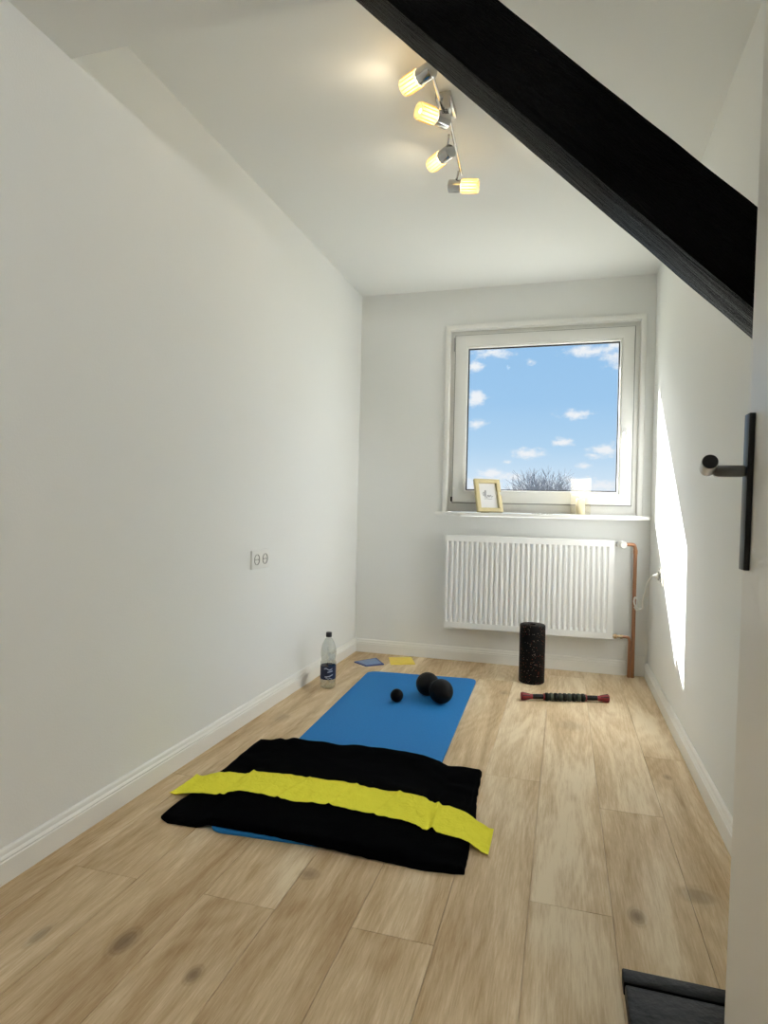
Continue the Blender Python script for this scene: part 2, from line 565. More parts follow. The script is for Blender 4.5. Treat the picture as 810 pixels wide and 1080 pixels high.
# ------------------------------------------------------------------ window
win = bpy.data.objects.new('window_1', None)
C.objects.link(win)
win.location = (WXC, YB, HZ0)
win['kind'] = 'structure'
win['label'] = 'white framed window with a view of the sky'


def ring(bm, hx0, hx1, z0, z1, w, y0, y1, bev=0.002):
    """rectangular frame: outer rect x[hx0,hx1] z[z0,z1], bar width w, depth y0..y1, mitred profile."""
    o = [(hx0, z0), (hx1, z0), (hx1, z1), (hx0, z1)]
    ww = w if isinstance(w, (list, tuple)) else [w] * 4   # left, right, bottom, top
    i = [(hx0 + ww[0], z0 + ww[2]), (hx1 - ww[1], z0 + ww[2]), (hx1 - ww[1], z1 - ww[3]), (hx0 + ww[0], z1 - ww[3])]
    mk = lambda p, y, ins=0.0: bm.verts.new((p[0], y, p[1]))
    of, if_, ob, ib = [mk(p, y0) for p in o], [mk(p, y0) for p in i], [mk(p, y1) for p in o], [mk(p, y1) for p in i]
    fs = []
    for k in range(4):
        j = (k + 1) % 4
        fs += [bm.faces.new((of[k], of[j], if_[j], if_[k])), bm.faces.new((ob[j], ob[k], ib[k], ib[j])),
               bm.faces.new((of[k], ob[k], ob[j], of[j])), bm.faces.new((if_[j], ib[j], ib[k], if_[k]))]
    if bev:
        es = [e for k in range(4) for e in (bm.edges.get((of[k], of[(k + 1) % 4])), bm.edges.get((if_[k], if_[(k + 1) % 4])))]
        bmesh.ops.bevel(bm, geom=es, offset=bev, segments=2, profile=0.5, affect='EDGES')


bm = B()
ring(bm, WXC - 0.593, WXC + 0.593, 0.938, 2.121, [0.030, 0.030, 0.0, 0.030], YB - 0.018, YB + 0.0, 0.004)
obj('casing', bm, M['trim'], win)
bm = B()
ring(bm, HX0, HX1, 0.940, HZ1, [0.060, 0.060, 0.070, 0.060], YB + 0.018, YB + 0.085, 0.004)
obj('window_frame', bm, M['pvc'], win)
SX0, SX1, SZ0, SZ1 = WXC - 0.531, WXC + 0.531, 1.000, 2.056
bm = B()
ring(bm, SX0, SX1, SZ0, SZ1, 0.068, YB - 0.004, YB + 0.0178, 0.004)
obj('sash', bm, M['pvc'], win)
bm = B()
ring(bm, SX0 - 0.0045, SX1 + 0.0045, SZ0 - 0.0045, SZ1 + 0.0045, 0.0042, YB + 0.010, YB + 0.0177, 0)  # grey ring that draws the shadow line between sash and frame
obj('sash_shadow_line', bm, M['shadowline'], win, 0)
bm = B()
ring(bm, WXC - 0.5715, WXC + 0.5715, 0.9405, 2.0975, [0.010, 0.010, 0.0, 0.010], YB + 0.001, YB + 0.0175, 0.002)
obj('frame_lip', bm, M['trim'], win)
GX0, GX1, GZ0, GZ1 = SX0 + 0.068, SX1 - 0.068, SZ0 + 0.068, SZ1 - 0.068
bm = B()
ring(bm, GX0, GX1, GZ0, GZ1, 0.010, YB + 0.0035, YB + 0.030, 0.003)
obj('glazing_bead', bm, M['trim'], win)
bm = B()
ring(bm, GX0 + 0.010, GX1 - 0.010, GZ0 + 0.010, GZ1 - 0.010, 0.0075, YB + 0.0305, YB + 0.0405, 0)
obj('gasket', bm, M['seal'], win, 0)
bm = B()
box(bm, GX0 + 0.010, GX1 - 0.010, YB + 0.041, YB + 0.045, GZ0 + 0.010, GZ1 - 0.010)
obj('pane', bm, M['glass'], win, 0)
# hinge covers and the shadow gap of the sash
for z in (SZ1 - 0.095, SZ0 + 0.005):
    bm = B()
    box(bm, SX0 - 0.013, SX0 - 0.002, YB + 0.000, YB + 0.018, z, z + (0.085 if z > 1.5 else 0.03), 0.002)
    obj('hinge', bm, M['steel'] if z > 1.5 else M['seal'], win)
# handle
hp = at(658.5, 458, 1, YB - 0.012)
bm = B()
box(bm, hp.x - 0.014, hp.x + 0.014, YB - 0.012, YB - 0.0035, hp.z - 0.035, hp.z + 0.035, 0.004)
hb = obj('handle_rose', bm, M['pvc'], win)
bm = B()
tube(bm, catmull([(hp.x, YB - 0.011, hp.z), (hp.x, YB - 0.040, hp.z), (hp.x + .002, YB - 0.050, hp.z - 0.018), (hp.x + .004, YB - 0.050, hp.z - 0.12)], 6), 0.009, 10)
obj('window_handle', bm, M['pvc'], win)
# sill board
bm = B()
box(bm, -0.770, 0.4625, YB - 0.132, YB + 0.0, 0.917, 0.938, 0.003)
obj('window_sill', bm, M['trim'], win)

# ------------------------------------------------------------------ beam (45 degree brace) and floor timber
BY0, BY1 = 1.262, 1.38
pA, pB = at(371, 0, 1, BY1), at(786.8, 355.7, 1, BY1)
t = (pB - pA).normalized()
n = Vector((-t.z, 0, t.x))
if n.z < 0:
    n = -n
hgt = 0.1365
s0 = (SOF_Z - 0.001 - pA.z) / t.z
s1 = (XR + 0.0 - pA.x) / t.x
P0 = pA + t * (s0 - 0.02)
Lb = (s1 - s0) + 0.02
bm = B()
NS, NC = 60, 5
sec = []
for k in range(NC):
    sec.append((BY0 + (BY1 - BY0) * k / (NC - 1), 0))
for k in range(1, NC):
    sec.append((BY1, hgt * k / (NC - 1)))
for k in range(1, NC):
    sec.append((BY1 - (BY1 - BY0) * k / (NC - 1), hgt))
for k in range(1, NC - 1):
    sec.append((BY0, hgt * (1 - k / (NC - 1))))
yc, hc = (BY0 + BY1) / 2, hgt / 2
rings = []
for i in range(NS + 1):
    rg = []
    for (y, h) in sec:
        s = Lb * i / NS
        w1 = noise.noise(Vector((s * 5, y * 9, h * 9))) * 0.0022 + noise.noise(Vector((s * 21, y * 40, h * 40))) * 0.0010
        corner = (abs(y - yc) > (BY1 - BY0) * .49) and (abs(h - hc) > hgt * .49)
        sc = 1 - (0.045 + 0.02 * noise.noise(Vector((s * 9, y * 3, 4)))) * corner
        yy, hh = yc + (y - yc) * sc, hc + (h - hc) * sc
        q = P0 + t * s + n * (hh + w1 * 0.6)
        # square cut at the wall plane
        q.x = min(q.x, XR - 0.001)
        rg.append(bm.verts.new(Vector((q.x, yy + w1, min(q.z, SOF_Z - 0.001)))))
    rings.append(rg)
m_ = len(sec)
for A, Bq in zip(rings, rings[1:]):
    for k in range(m_):
        bm.faces.new((A[k], A[(k + 1) % m_], Bq[(k + 1) % m_], Bq[k]))
bm.faces.new(rings[0]); bm.faces.new(rings[-1][::-1])
# local x along the beam, so that the grain follows it
ang = math.atan2(t.z, t.x)
Rm = Matrix.Rotation(ang, 4, 'Y')
bm.transform(Matrix.Translation(-P0))
bm.transform(Rm)
bmesh.ops.recalc_face_normals(bm, faces=bm.faces)
me = bpy.data.meshes.new('timber_brace')
bm.to_mesh(me); bm.free()
me.materials.append(M['timber'])
for p in me.polygons:
    p.use_smooth = True
me.set_sharp_from_angle(angle=math.radians(30))
beam = bpy.data.objects.new('timber_brace', me)
C.objects.link(beam)
beam.matrix_world = Matrix.Translation(P0) @ Rm.inverted()
tag(beam, 'black painted diagonal timber beam crossing the top right below the ceiling', 'beam')

th = thing('threshold_timber', 'low black painted timber on the floor at the door, front right corner', 'timber', (0.30, 1.23, 0))
bm = B()
box(bm, 0.136, XR - 0.001, 1.120, 1.3085, 0.0, 0.026, 0.004)
obj('board', bm, M['worn'], th)
bm = B()
box(bm, 0.134, XR - 0.001, 1.3105, 1.352, 0.0, 0.0275, 0.003)
obj('front_strip', bm, M['worn'], th)

# ------------------------------------------------------------------ door with handle
DX, DY = 0.263, 1.060
TILT = math.radians(0.75)


def lean(bm):
    bm.transform(Matrix.Translation((DX, DY, 0.95)) @ Matrix.Rotation(TILT, 4, 'Y') @ Matrix.Translation((-DX, -DY, -0.95)))


door = bpy.data.objects.new('door_1', None)
C.objects.link(door)
door.location = (DX + 0.02, 0.20, 0)
door['kind'] = 'structure'
door['label'] = 'open white door at the right edge with a long handle plate'
bm = B(); box(bm, DX, DX + 0.040, 0.20, DY, 0.03, 2.02, 0.0015); lean(bm)
obj('door_leaf', bm, M['door'], door)
PL0, PL1 = at(786, 437.5, 0, DX - 0.007), at(780, 600, 0, DX - 0.007)
bm = B(); box(bm, DX - 0.0085, DX - 0.0002, 1.022, 1.048, PL1.z, PL0.z, 0.0012); lean(bm)
plate = obj('handle_plate', bm, M['darksteel'], door)
nz_ = at(783, 497, 1, 1.035).z
nx = at(753, 497, 1, 1.035).x
bm = B(); box(bm, nx, DX - 0.008, 1.026, 1.044, nz_ - 0.0085, nz_ + 0.0085, 0.003)
neck = obj('handle_neck', bm, M['darkchrome'], door)
g1 = at(749, 487, 1, 1.000)
g2 = at(746, 495, 1, 1.046)
dd = g2 - g1
bm = B(); lathe(bm, [(0, 0), (0.0095, 0), (0.0112, 0.0015), (0.0112, dd.length - 0.002), (0.0095, dd.length), (0, dd.length)], g1, dd, 28)
grip = obj('handle_grip', bm, M['steel'], door)
bm = B(); lathe(bm, [(0, -0.0008), (0.0104, -0.0008), (0.0104, 0.0)], g1, dd, 28)
gc = obj('grip_end_cap', bm, M['darksteel'], grip)
gc['label'] = 'dark round end cap'

# ------------------------------------------------------------------ radiator
RX0, RX1, RZ0, RZ1 = -0.700, 0.283, 0.224, 0.797
RYF, RYB = 3.800, 3.895
rad = thing('radiator', 'white ribbed panel radiator under the window', 'radiator', ((RX0 + RX1) / 2, 3.85, RZ0))
bm = B()
ribs = 31
x0r, x1r = RX0 + 0.012, RX1 - 0.022
pitch = (x1r - x0r) / ribs
cols = [(RX0 + 0.0005, 0)]
for k in range(ribs):
    a = x0r + k * pitch
    cols += [(a, 0), (a + pitch * .18, 1), (a + pitch * .50, 1), (a + pitch * .68, 0)]
cols += [(x1r, 0), (RX1 - 0.0005, 0)]
rows = [(RZ0, 0, .003), (RZ0 + .004, 0, 0), (RZ0 + 0.038, 0, 0), (RZ0 + 0.056, 1, 0), (RZ1 - 0.056, 1, 0), (RZ1 - 0.038, 0, 0), (RZ1 - .004, 0, 0), (RZ1, 0, .003)]
grid = []
for z, on, ins in rows:
    grid.append([bm.verts.new((x, RYF + 0.0135 * (1 if on and v else 0) * 1.0 + ins, z)) for x, v in cols])
for r1, r2 in zip(grid, grid[1:]):
    for i in range(len(cols) - 1):
        bm.faces.new((r1[i], r1[i + 1], r2[i + 1], r2[i]))
# give the sheet a back so that it is a solid panel
bk = [bm.verts.new((x, RYF + 0.020, z)) for x, z in ((RX0 + .0005, RZ0), (RX1 - .0005, RZ0), (RX1 - .0005, RZ1), (RX0 + .0005, RZ1))]
bm.faces.new(bk[::-1])
bm.faces.new([*grid[0]] + [bk[1], bk[0]])
bm.faces.new([*grid[-1]][::-1] + [bk[3], bk[2]])
bm.faces.new([r[0] for r in grid][::-1] + [bk[0], bk[3]])
bm.faces.new([r[-1] for r in grid] + [bk[2], bk[1]])
obj('front_panel', bm, M['rad'], rad, 25)
bm = B(); box(bm, RX0 + .004, RX1 - .004, RYB - 0.018, RYB, RZ0 + .004, RZ1 - .004, 0.003)
obj('rear_panel', bm, M['rad'], rad)
for x in (RX0, RX1 - 0.004):
    bm = B(); box(bm, x, x + 0.004, RYF + 0.021, RYB - 0.019, RZ0 + 0.012, RZ1 - 0.002, 0.0012)
    obj('side_cover', bm, M['rad'], rad)
bm = B()
for k in range(34):
    a = RX0 + 0.012 + k * (RX1 - RX0 - 0.024) / 34
    box(bm, a, a + 0.020, RYF + 0.022, RYB - 0.020, RZ1 - 0.004, RZ1 - 0.001)
box(bm, RX0 + 0.005, RX1 - 0.005, RYF + 0.0215, RYF + 0.025, RZ1 - 0.012, RZ1 - 0.001)
box(bm, RX0 + 0.005, RX1 - 0.005, RYB - 0.024, RYB - 0.0205, RZ1 - 0.012, RZ1 - 0.001)
obj('top_grille', bm, M['rad'], rad)
bm = B()
box(bm, RX0 + 0.02, RX1 - 0.02, RYF + 0.03, RYB - 0.028, RZ0 + 0.03, RZ1 - 0.05)
obj('convector_core', bm, M['rad'], rad)
for x in (RX0 + 0.15, RX1 - 0.15):
    bm = B(); box(bm, x, x + 0.03, RYB + 0.0005, YB - 0.0005, RZ0 + 0.05, RZ1 - 0.05, 0.002)
    obj('wall_bracket', bm, M['rad'], rad)
# valve and thermostat head
YV = 3.865
zv = at(655, 574, 1, YV).z
bm = B(); lathe(bm, [(0, 0), (0.011, 0), (0.011, 0.012), (0.014, 0.012), (0.014, 0.028), (0.010, 0.03), (0.010, 0.052), (0, 0.052)], (RX1 - .001, YV, zv), (1, 0, 0), 20)
valve = obj('valve_body', bm, M['steel'], rad)
vx = RX1 + 0.030
bm = B(); lathe(bm, [(0, 0), (0.014, 0), (0.016, .004), (0.021, 0.012), (0.021, 0.050), (0.018, 0.056), (0, 0.056)], (vx, YV - 0.012, zv + 0.001), (0.35, -1, -0.05), 24, 12, 0.03)
obj('thermostat_head', bm, M['pvc'], rad)
zl_ = at(656, 671.5, 1, YV).z
bm = B(); lathe(bm, [(0, 0), (0.009, 0), (0.009, 0.010), (0.0135, 0.011), (0.0135, 0.026), (0.008, 0.028), (0.008, 0.044), (0.012, 0.045), (0.012, 0.058), (0, 0.058)], (RX1 - .001, YV, zl_), (1, 0, 0), 16)
obj('return_valve', bm, M['brass'], rad)
# copper pipes
xp = 0.400
bm = B()
tube(bm, [(RX1 + 0.0525, YV, zv)] + catmull([(xp - 0.030, YV, zv), (xp - 0.008, YV, zv - 0.004), (xp, YV, zv - 0.03)], 6) + [(xp, YV + 0.005, zv - 0.2), (xp, YV + 0.012, 0.0)], 0.0105, 16)
lathe(bm, [(0.0105, 0), (0.0125, 0.001), (0.0125, 0.024), (0.0105, 0.025)], (xp, YV + 0.001, zv - 0.055), (0, 0, 1), 16)
tag(obj('heating_pipe', bm, M['copper']), 'tall copper heating pipe rising from floor to the thermostat valve beside the radiator', 'pipe')
bm = B()
xq = xp - 0.0200
tube(bm, [(RX1 + 0.0575, YV, zl_)] + catmull([(xq - 0.024, YV, zl_), (xq - 0.006, YV, zl_ - 0.004), (xq, YV, zl_ - 0.025)], 5) + [(xq, YV + 0.012, 0.0)], 0.0085, 16)
tag(obj('heating_pipe', bm, M['copper']), 'short copper return pipe from the lower radiator valve to the floor', 'pipe')

# ------------------------------------------------------------------ wall sockets and cable
def double_socket(px, y0, y1, z0, z1, side, label):
    th = thing('wall_socket', label, 'socket', (px, (y0 + y1) / 2, z0), None)
    bm = B()
    xa, xb = sorted((px, px + side * 0.010))
    box(bm, xa, xb, y0, y1, z0, z1, 0.003)
    fr = obj('socket_frame', bm, M['pvc'], th)
    ym = (y0 + y1) / 2
    for yc_ in ((y0 + ym) / 2 + 0.002, (y1 + ym) / 2 - 0.002):
        zc_ = (z0 + z1) / 2
        bm = B()
        f = px + side * 0.0102
        lathe(bm, [(0, -0.0005), (0.0215, -0.0005), (0.0225, 0.0022), (0.024, 0.0025), (0.024, -0.0005)], (f, yc_, zc_), (side, 0, 0), 28)
        cup = obj('socket_cup', bm, M['socketgrey'], th)
        for s in (-1, 1):
            bm = B(); lathe(bm, [(0, 0), (0.0032, 0), (0.0032, 0.0006), (0, 0.0006)], (f + side * .0022 * 0, yc_ + s * 0.0095, zc_), (side, 0, 0), 10)
            obj('contact_hole', bm, M['hole'], cup)
    return th


double_socket(XL, 2.462, 2.625, 0.667, 0.750, 1, 'white double wall socket on the bare left wall')
rs = at(695, 606, 0, XR)
double_socket(XR, 3.365, 3.525, 0.593, 0.673, -1, 'white double wall socket on the sunlit right wall with a cable plugged in')
pl = Vector((XR - 0.0135, 3.4835, 0.634))
ct = thing('power_cable', 'thin white cable looping from the right wall socket to the copper pipe', 'cable', (0.43, 3.7, 0.5))
bm = B(); lathe(bm, [(0, 0), (0.015, 0), (0.016, 0.004), (0.009, 0.014), (0.006, 0.024), (0, 0.024)], pl, (-1, 0, 0.0), 16)
obj('plug', bm, M['cord'], ct)
q = lambda px, py, y: at(px, py, 1, y)
bm = B()
tube(bm, catmull([pl + Vector((-0.022, 0, 0)), q(689, 607, 3.56), q(684, 612.5, 3.66), q(680.5, 624, 3.76), q(677.5, 634, 3.80), q(678, 641, 3.82), q(674.5, 642.5, 3.83),
                  q(670, 639, 3.838), q(668.6, 634, 3.84), q(670, 630, 3.84), q(673, 636, 3.845), q(672, 644, 3.85), q(669, 640, 3.848)], 8), 0.0042, 8)
obj('cord', bm, M['cord'], ct)

# ------------------------------------------------------------------ ceiling lamp
LZ = 2.275
lamp = thing('ceiling_spotlight', 'chrome ceiling lamp with four lit ribbed glass spots', 'lamp', (-0.41, 2.05, ZC))
pc = at(470.5, 114, 2, ZC - 0.02)
bm = B(); box(bm, pc.x - 0.027, pc.x + 0.027, pc.y - 0.060, pc.y + 0.060, ZC - 0.024, ZC, 0.004)
obj('mounting_plate', bm, M['chrome'], lamp)
bm = B(); lathe(bm, [(0, 0), (0.011, 0), (0.011, ZC - 0.024 - LZ + .006), (0, ZC - 0.024 - LZ + .006)], (-0.408, 2.03, LZ - 0.006), (0, 0, 1), 16)
obj('centre_post', bm, M['chrome'], lamp)
rodA = [at(456, 79, 2, LZ), at(472, 133, 2, LZ)]
rodB = [at(471.5, 113, 2, LZ - 0.012), at(486.5, 184, 2, LZ - 0.012)]
for rod in (rodA, rodB):
    bm = B(); tube(bm, rod, 0.0052, 12)
    obj('arm', bm, M['chrome'], lamp)
SP = [((456, 72.5), (425.0, 93.5), 2.255, rodA[0]), ((472, 128.6), (440, 115.8), 2.240, rodA[1]),
      ((475.4, 159), (453.5, 176), 2.235, at(473.5, 142, 2, LZ - .012)), ((473.4, 196.4), (504.3, 196.4), 2.225, at(483.5, 180, 2, LZ - .012))]
HS, LS_ = 0.050, 0.066
for (pe, pt_, z, piv) in SP:
    o_ = at(*pe, 2, z)
    dz = 0.0
    while (at(*pt_, 2, z + dz) - o_).length < HS + LS_ and dz > -0.11:
        dz -= 0.001
    d = (at(*pt_, 2, z + dz) - o_).normalized()
    R1 = 0.0255
    bm = B(); lathe(bm, [(0, 0), (R1 * .86, 0), (R1 * .93, 0.003), (R1 * .93, HS), (R1 * .80, HS), (R1 * .80, HS - 0.012), (0, HS - 0.012)], o_, d, 28)
    sk = obj('spot_socket', bm, M['chrome'], lamp)
    bm = B(); mid = o_ + d * HS * 0.5
    tube(bm, [piv, piv + (mid - piv) * 0.35 + Vector((0, 0, -0.004)), mid + Vector((0, 0, R1 * .6))], 0.0040, 10)
    obj('stem', bm, M['chrome'], sk)
    bm = B()
    lathe(bm, [(R1 * .93, 0), (R1 * 1.0, 0.004), (R1 * 1.0, LS_), (R1 * .90, LS_), (R1 * .90, 0.004)], o_ + d * (HS + .0005), d, 48)
    obj('lamp_shade', bm, M['shade'], sk)
    bm = B()
    _, uu, vv = frame_axes(d)
    for k in range(14):
        w_ = uu * math.cos(2 * PI * k / 14) + vv * math.sin(2 * PI * k / 14)
        tube(bm, [o_ + d * (HS + 0.004) + w_ * R1 * 1.03, o_ + d * (HS + LS_ - 0.004) + w_ * R1 * 1.02], 0.0014, 6)
    obj('shade_ribs', bm, M['amber'], sk)
    sl_ = bpy.data.lights.new('spot_beam', 'SPOT')
    sl_.energy = 1.1
    sl_.color = (1.0, 0.82, 0.56)
    sl_.shadow_soft_size = 0.018
    sl_.spot_size = math.radians(130)
    sl_.spot_blend = 0.9
    slo = bpy.data.objects.new('spot_beam', sl_)
    slo.location = o_ + d * (HS + LS_ + 0.012)
    slo.rotation_euler = d.to_track_quat('-Z', 'Y').to_euler()
    C.objects.link(slo)
    bm = B()
    h0 = HS - 0.0115
    lathe(bm, [(0, h0), (0.006, h0), (0.007, h0 + .012), (0.009, h0 + 0.020), (0.009, h0 + 0.060), (0.006, h0 + 0.070), (0, h0 + 0.072)], o_, d, 18)
    obj('bulb', bm, M['bulb'], sk)

# ------------------------------------------------------------------ yoga mat
bm = B()
corners = [Vector((-0.978, 1.590, 0)), Vector((-0.400, 1.632, 0)), Vector((-0.448, 3.478, 0)), Vector((-1.062, 3.425, 0))]
poly = []
RC = 0.055
for i, c in enumerate(corners):
    p_, n_ = corners[i - 1], corners[(i + 1) % 4]
    a, b_ = c + (p_ - c).normalized() * RC, c + (n_ - c).normalized() * RC
    for k in range(9):
        s = k / 8
        poly.append(a * (1 - s) ** 2 + c * 2 * s * (1 - s) + b_ * s * s)
MT = 0.012
cen = sum(corners, Vector()) / 4
prof = [(0.0, 0.0), (0.003, 0.0), (0.0, 0.003), (0.0, MT - 0.003), (0.003, MT)]
rings = []
for ins, z in [(0.003, 0.0), (0.0, 0.003), (0.0, MT - 0.003), (0.003, MT)]:
    rings.append([bm.verts.new(p + (cen - p).normalized() * ins + Vector((0, 0, z))) for p in poly])
for A, Bq in zip(rings, rings[1:]):
    for k in range(len(poly)):
        j = (k + 1) % len(poly)
        bm.faces.new((A[k], A[j], Bq[j], Bq[k]))
bm.faces.new(rings[0][::-1]); bm.faces.new(rings[-1])
tag(obj('exercise_mat', bm, M['mat']), 'blue foam exercise mat lying on the oak floor', 'mat')

# ------------------------------------------------------------------ towel
TZ = 0.030


def edge(pts, z, n):
    P = [at(x, y, 2, z) for x, y in pts]
    Ls = [0]
    for a, b_ in zip(P, P[1:]):
        Ls.append(Ls[-1] + (b_ - a).length)
    out = []
    for i in range(n + 1):
        s = Ls[-1] * i / n
        k = max(j for j in range(len(Ls)) if Ls[j] <= s + 1e-9)
        k = min(k, len(P) - 2)
        out.append(P[k].lerp(P[k + 1], (s - Ls[k]) / (Ls[k + 1] - Ls[k])))
    return out


NU, NV = 110, 72
far = edge([(274, 777), (287, 778), (298, 776), (318, 780), (350, 785), (385, 787), (408, 790), (428, 793), (443, 797), (458, 800), (472, 803.5), (490, 806.5), (508.5, 809)], TZ, NU)
nea = edge([(170, 853), (176, 858), (200, 861.5), (224, 865), (281, 875), (350, 888), (417, 901), (450, 907.5), (490, 911)], TZ - .008, NU)
lef = edge([(170, 853), (182, 843), (198, 832), (215, 820), (232, 808.5), (255, 790), (274, 777)], TZ, NV)
rig = edge([(490, 911), (494.5, 888), (502, 857), (503, 834), (508.5, 809)], TZ, NV)
mat_poly = [(c.x, c.y) for c in corners]


def in_mat(x, y):
    s = True
    for i in range(4):
        a, b_ = mat_poly[i], mat_poly[(i + 1) % 4]
        if (b_[0] - a[0]) * (y - a[1]) - (b_[1] - a[1]) * (x - a[0]) < 0:
            s = False
    return s


def mat_d(x, y):
    d = 9
    for i in range(4):
        a, b_ = mat_poly[i], mat_poly[(i + 1) % 4]
        l = math.hypot(b_[0] - a[0], b_[1] - a[1])
        d = min(d, ((b_[0] - a[0]) * (y - a[1]) - (b_[1] - a[1]) * (x - a[0])) / l)
    return d


def support(x, y):
    s = max(0, min(1, (mat_d(x, y) + 0.035) / 0.035))
    return 0.0008 + 0.0125 * s


def coons(u, v):
    i, j = u * NU, v * NV
    i0, j0 = min(int(i), NU - 1), min(int(j), NV - 1)
    fa, ne = far[i0].lerp(far[i0 + 1], i - i0), nea[i0].lerp(nea[i0 + 1], i - i0)
    le, ri = lef[j0].lerp(lef[j0 + 1], j - j0), rig[j0].lerp(rig[j0 + 1], j - j0)
    return ne * (1 - v) + fa * v + le * (1 - u) + ri * u - (nea[0] * (1 - u) * (1 - v) + nea[-1] * u * (1 - v) + far[0] * (1 - u) * v + far[-1] * u * v)


def towel_z(x, y, u, v):
    base = support(x, y)
    e = min(u, 1 - u) * 1.0
    w = 0.0165
    w += 0.0045 * noise.noise(Vector((x * 6, y * 9, 1.3))) + 0.0022 * noise.noise(Vector((x * 17, y * 24, 5)))
    # rolled, wavy far edge
    fv = max(0, (v - 0.80) / 0.20)
    w += 0.010 * math.sin(min(1, fv) * PI * 0.62) * (0.7 + 0.9 * noise.noise(Vector((x * 11, 3, 0))))
    # diagonal creases
    w += 0.004 * max(0, math.sin((x * 0.5 + y) * 30 + 2 * noise.noise(Vector((x * 3, y * 3, 9))))) ** 3 * max(0, min(1, (v - .45) * 5))
    d = min(u * 0.95, (1 - u) * 0.95, v * 0.66, (1 - v) * 0.66)
    k = max(0, min(1, d / 0.016))
    return base + w * (0.45 + 0.55 * math.sqrt(1 - (1 - k) ** 2))


bm = B()
top, bot = [], []
for j in range(NV + 1):
    rt_, rb_ = [], []
    for i in range(NU + 1):
        u, v = i / NU, j / NV
        p = coons(u, v)
        wob = 0.0025
        if i in (0, NU) or j in (0, NV):
            p = p + Vector((noise.noise(Vector((p.x * 40, p.y * 40, 0))), noise.noise(Vector((p.x * 40, p.y * 40, 7))), 0)) * wob
        rt_.append(bm.verts.new((p.x, p.y, towel_z(p.x, p.y, u, v))))
        rb_.append(bm.verts.new((p.x, p.y, support(p.x, p.y))))
    top.append(rt_); bot.append(rb_)
for j in range(NV):
    for i in range(NU):
        bm.faces.new((top[j][i], top[j][i + 1], top[j + 1][i + 1], top[j + 1][i]))
        bm.faces.new((bot[j][i], bot[j + 1][i], bot[j + 1][i + 1], bot[j][i + 1]))
for i in range(NU):
    bm.faces.new((bot[0][i], bot[0][i + 1], top[0][i + 1], top[0][i]))
    bm.faces.new((bot[NV][i + 1], bot[NV][i], top[NV][i], top[NV][i + 1]))
for j in range(NV):
    bm.faces.new((bot[j + 1][0], bot[j][0], top[j][0], top[j + 1][0]))
    bm.faces.new((bot[j][NU], bot[j + 1][NU], top[j + 1][NU], top[j][NU]))
# inverse lookup of the towel surface for the band on it
tow_pts = [(v.co.x, v.co.y, v.co.z) for row in top for v in row]
tag(obj('towel', bm, M['towel'], smooth=60), 'black terry towel spread across the near end of the blue mat', 'towel')
from mathutils import kdtree
kd = kdtree.KDTree(len(tow_pts))
for i, p in enumerate(tow_pts):
    kd.insert((p[0], p[1], 0), i)
kd.balance()
tow_out = [(p.x, p.y) for p in nea] + [(p.x, p.y) for p in rig[1:]] + [(p.x, p.y) for p in far[::-1][1:]] + [(p.x, p.y) for p in lef[::-1][1:-1]]


def inside(x, y, poly_):
    c = False
    for i in range(len(poly_)):
        (x1, y1), (x2, y2) = poly_[i - 1], poly_[i]
        if (y1 > y) != (y2 > y) and x < (x2 - x1) * (y - y1) / (y2 - y1) + x1:
            c = not c
    return c


def under(x, y):
    best = 0.0
    near_ = kd.find_n((x, y, 0), 6)
    zt = max(tow_pts[i][2] for _, i, _ in near_)
    if inside(x, y, tow_out):
        return zt
    dd_ = near_[0][2]
    return zt * max(0, 1 - dd_ / 0.045) ** 1.0


# ------------------------------------------------------------------ yellow band on the towel
NB, NW = 190, 12
ZB = 0.033
te = [(207.5, 808.4), (216, 810.5), (228, 812.3), (247.8, 812), (270, 814.4), (299, 816.7), (320, 820), (350, 824), (361, 825), (385, 830.5), (409, 835), (434.5, 838.5), (456.7, 845), (468, 846.5), (474, 846.5), (490, 853), (501, 860), (511, 862.5), (521, 864)]
be = [(179, 827), (188, 829.5), (199, 831.5), (230, 834), (256.7, 834.6), (281, 839.5), (307.8, 845), (334, 848), (350, 850), (370, 854.5), (394.4, 859.3), (421, 864.4), (436, 869.5), (446, 872), (456, 872), (470, 876), (488, 881), (501, 886.5), (515, 891)]
te_w, be_w = edge(te, ZB, NB), edge(be, ZB, NB)
bm = B()
lo_, hi_ = [], []
for i in range(NB + 1):
    u = i / NB
    a, b_ = [], []
    for j in range(NW + 1):
        v = j / NW
        p = be_w[i].lerp(te_w[i], v)
        z = under(p.x, p.y)
        wr = 0.0030 * noise.noise(Vector((p.x * 45, p.y * 30, 2))) + 0.0022 * noise.noise(Vector((p.x * 14, p.y * 10, 8)))
        # folds across the band
        for fx in (0.17, 0.36, 0.52, 0.66):
            wr += 0.0045 * math.exp(-((u - fx - 0.03 * v) / 0.006) ** 2)
        wr += 0.010 * math.exp(-((u - 0.815 - 0.02 * (1 - v)) / 0.007) ** 2)
        edge_curl = 0.002 * (abs(v - .5) * 2) ** 6
        z2 = max(z + 0.0022 + max(0, wr + 0.0012) + edge_curl, 0.002)
        a.append(bm.verts.new((p.x, p.y, z2 - 0.0012)))
        b_.append(bm.verts.new((p.x, p.y, z2)))
    lo_.append(a); hi_.append(b_)
for i in range(NB):
    for j in range(NW):
        bm.faces.new((hi_[i][j], hi_[i + 1][j], hi_[i + 1][j + 1], hi_[i][j + 1]))
        bm.faces.new((lo_[i][j], lo_[i][j + 1], lo_[i + 1][j + 1], lo_[i + 1][j]))
for i in range(NB):
    bm.faces.new((lo_[i][0], lo_[i + 1][0], hi_[i + 1][0], hi_[i][0]))
    bm.faces.new((lo_[i + 1][NW], lo_[i][NW], hi_[i][NW], hi_[i + 1][NW]))
